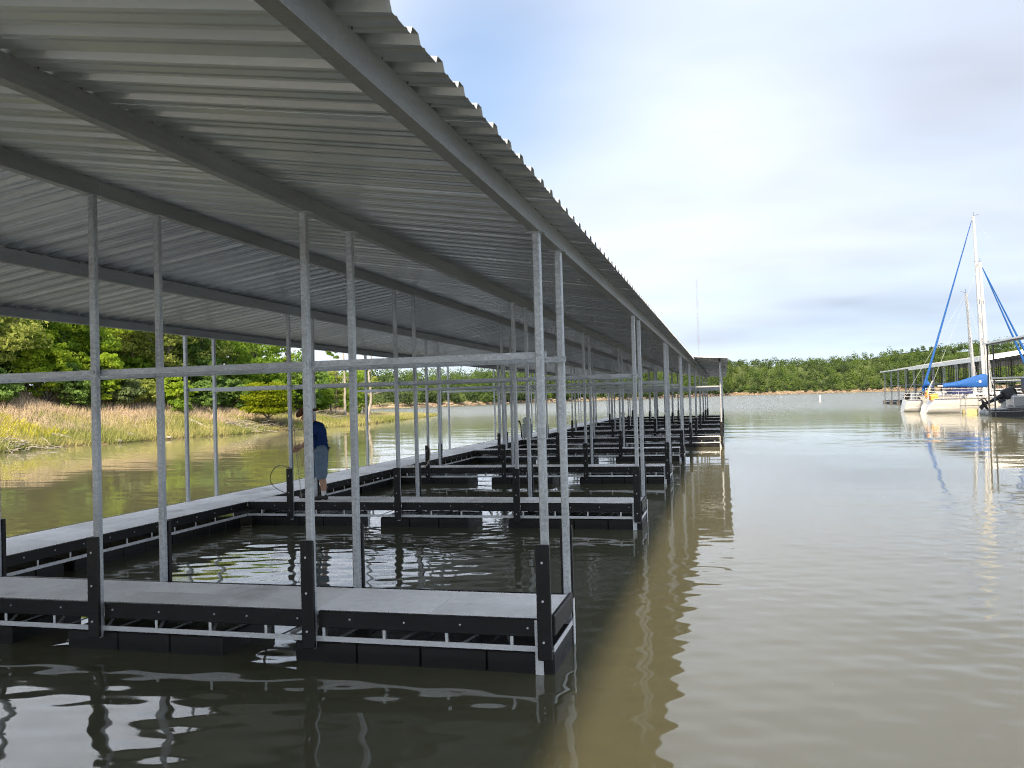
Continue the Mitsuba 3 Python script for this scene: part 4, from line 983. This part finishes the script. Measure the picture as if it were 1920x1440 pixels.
body = [[(hipR, .115), (hipL, .115)], [(hipR, .10), (kneeR, .066), (kneeR * .6 + ankR * .4 + A(.02, 0, 0), .062), (ankR, .042)], [(hipL, .10), (kneeL, .066), (kneeL * .6 + ankL * .4 + A(.02, 0, 0), .062), (ankL, .042)],
        [(hipR * .5 + hipL * .5, .15), (belly, .155), (chest, .155)], [(chest, .12), (neck, .06), (hd - A(0, 0, .03), .062)], [(shR, .075), (shL, .075)], [(shR, .07), (chest, .13), (shL, .07)],
        [(shR, .066), (elbR, .045), (wrR, .030)], [(shL, .066), (elbL, .045), (wrL, .030)],
        # head: skull, face wedge, jaw, nose, ears
        [(hd + A(.025, 0, .03), .095), (hd + A(-.02, 0, .005), .088)], [(hd + A(-.045, 0, -.05), .055), (hd + A(-.015, 0, -.075), .06)], [(hd + A(-.10, 0, .0), .012), (hd + A(-.125, 0, -.03), .016), (hd + A(-.105, 0, -.038), .018)],
        [(hd + A(.015, .088, .0), .018), (hd + A(.015, .094, -.035), .013)], [(hd + A(.015, -.088, .0), .018), (hd + A(.015, -.094, -.035), .013)], [(hd + A(-.085, .02, -.062), .013), (hd + A(-.085, -.02, -.062), .013)]]
body += hand(wrR, A(-.06, -.10, .0), 0, -1) if False else hand(wrR, A(-.25, -.6, .05), 0, -1) + hand(wrL, A(-.2, -.8, -.05), 0, -1)
put(f'{M}__body', blob(body, .016, 8), 'm_skin', True)
for s_ in (-1, 1): put(f'{M}__eye', trimesh.creation.icosphere(2, .012).apply_translation(hd + A(-.094, s_ * .032, .012)), 'm_dark', True)
up_ = lambda a, b, t_: a + (b - a) * t_
put(f'{M}__shirt', blob([[(hipR * .5 + hipL * .5 + A(0, 0, .07), .178), (belly, .178), (chest, .172)], [(shR, .088), (shL, .088)], [(shR, .085), (chest, .15), (shL, .085)], [(chest + A(-.02, 0, .1), .12), (neck + A(.02, 0, -.05), .075)],
                            [(shR, .086), (up_(shR, elbR, .72), .078)], [(shL, .086), (up_(shL, elbL, .72), .078)]], .016, 10, .030), 'm_shirt', True)
put(f'{M}__shorts', blob([[(hipR + A(0, 0, .05), .135), (hipL + A(0, 0, .05), .135)], [(hipR, .140), (up_(hipR, kneeR, .55), .122), (up_(hipR, kneeR, .95), .108)], [(hipL, .140), (up_(hipL, kneeL, .55), .122), (up_(hipL, kneeL, .95), .108)]], .016, 8, .026), 'm_denim', True)
hb_ = hipR * .5 + hipL * .5 + A(-.0, 0, .095)
put(f'{M}__belt', MB().tube([hb_ + A(.183 * math.cos(a), .183 * math.sin(a), .012 * math.sin(3 * a)) for a in np.linspace(0, 2 * PI, 25)], .018, 6, cap=False), 'm_belt', True)
for ank, toe in ((ankR, A(-.115, -.02, 0)), (ankL, A(-.115, -.01, 0))):
    f0 = A(ank[0], ank[1], ZD + .045)
    put(f'{M}__sock', MB().tube([(ank[0], ank[1], .455), (ank[0], ank[1], .56)], [.052, .050], 10), 'm_sock', True)
    put(f'{M}__shoe', blob([[(f0 + A(.045, 0, .0), .046), (f0 + A(0, 0, .03), .052), (f0 + toe * .7, .045), (f0 + toe * 1.45 - A(0, 0, .012), .034)]], .02, 4), 'm_shoe', True)
put(f'{M}__hair', blob([[(hd + A(.06, .03, .0), .066), (hd + A(.065, -.03, -.02), .06)], [(hd + A(.05, 0, .05), .08), (hd + A(.03, 0, .06), .085)]], .03, 4), 'm_hair', True)
# hat: crown and a wide curled brim tilted down to the front
hm = MB(); n_ = 28; hc = hd + A(-.0, 0, .085); ex, ez = A(math.cos(.30), 0, math.sin(.30)), A(-math.sin(.30), 0, math.cos(.30))
prof = [(.205, -.002), (.205, .006), (.16, .008), (.112, .014), (.104, .06), (.096, .105), (.06, .125), (.0, .112)]
rows_ = []
for r_, z_ in prof:
    a_ = np.linspace(0, 2 * PI, n_, endpoint=False); curl = (.055 * np.sin(a_) ** 2 - .03 * np.cos(a_) ** 2) * max(0, (r_ - .11) / .095)
    rows_.append(np.array([hc + ex * (r_ * 1.10 * math.cos(q)) + A(0, 1, 0) * r_ * math.sin(q) + ez * (z_ + c_ - (.025 if z_ > .1 and abs(math.sin(q)) < .5 else 0)) for q, c_ in zip(a_, curl)]))
V = np.array(rows_); i, j = np.meshgrid(np.arange(len(prof) - 1), np.arange(n_), indexing='ij')
hm.add(V.reshape(-1, 3), np.stack([i * n_ + j, i * n_ + (j + 1) % n_, (i + 1) * n_ + (j + 1) % n_, (i + 1) * n_ + j], -1).reshape(-1, 4))
i = np.arange(n_); V0 = V[0] - ez * .004; inn = np.array([hc + (q - hc) * .5 - ez * .004 for q in V0]); hm.add(np.vstack([V0, inn]), np.stack([i, n_ + i, n_ + (i + 1) % n_, (i + 1) % n_], 1))
put(f'{M}__hat', hm, 'm_hat', 50)

# ---------------------------------------------------------------- small things on the dock
def cord(lab, pts, r, mat, name='cord'):
    p = np.array(pts, float); s = np.linspace(0, len(p) - 1, (len(p) - 1) * 8 + 1)
    from scipy.interpolate import CubicSpline
    q = CubicSpline(np.arange(len(p)), p)(s); t = thing(name, lab, name); scene[t] = tmpl(MB().tube(q, r, 6), mat, True)
cord('thin cord hanging straight down in front of the man to the deck', [(-7.96, 14.36, 2.05), (-7.93, 14.33, 1.7), (-7.90, 14.32, 1.33), (-7.88, 14.36, .95), (-7.86, 14.42, .40)], .006, 'm_rope')
cord('thin wire loop arching out from the black fender board left of the man', [(-7.90, 14.05, 1.03), (-8.15, 14.2, 1.06), (-8.42, 14.4, .98), (-8.62, 14.6, .74), (-8.56, 14.9, .50), (-8.35, 15.3, .392), (-8.15, 15.7, .390)], .007, 'm_dark', 'wire')
cord('pale hose looped over the fender board at the walkway corner of the third finger dock', [(-7.86, 21.45, 1.0), (-7.80, 21.42, .72), (-7.92, 21.40, .45), (-8.2, 21.44, .40), (-8.5, 21.7, .41), (-8.8, 22.2, .41)], .014, 'm_rope', 'hose')
t = thing('work_machine', 'small grey machine with a rounded top standing at the walkway edge far down the dock', 'machine')
pb('m_machine', (.24, .27, .26), .5, .3); mx, my = -8.95, 37.3
put(f'{t}__tank', MB().tube([(mx + .12, my, ZD + .70), (mx + .12, my, ZD + .78), (mx + .12, my, ZD + .93), (mx + .12, my, ZD + 1.0)], [.16, .20, .19, .06], 14), 'm_machine', 40)
put(f'{t}__housing', cbox(mx - .08, mx + .32, my - .2, my + .2, ZD + .06, ZD + .68, .03), 'm_machine')
put(f'{t}__handle', MB().tube([(mx - .15, my, ZD + .05), (mx - .17, my, ZD + .6), (mx - .24, my, ZD + .82), (mx - .36, my, ZD + .74), (mx - .42, my, ZD + .62)], [.03, .03, .045, .04, .03], 8), 'm_dark', True)
for dx in (-.06, .3):
    for dy_ in (-.17, .17): put(f'{t}__leg', MB().box(mx + dx - .02, mx + dx + .02, my + dy_ - .02, my + dy_ + .02, ZD + .001, ZD + .06), 'm_dark')
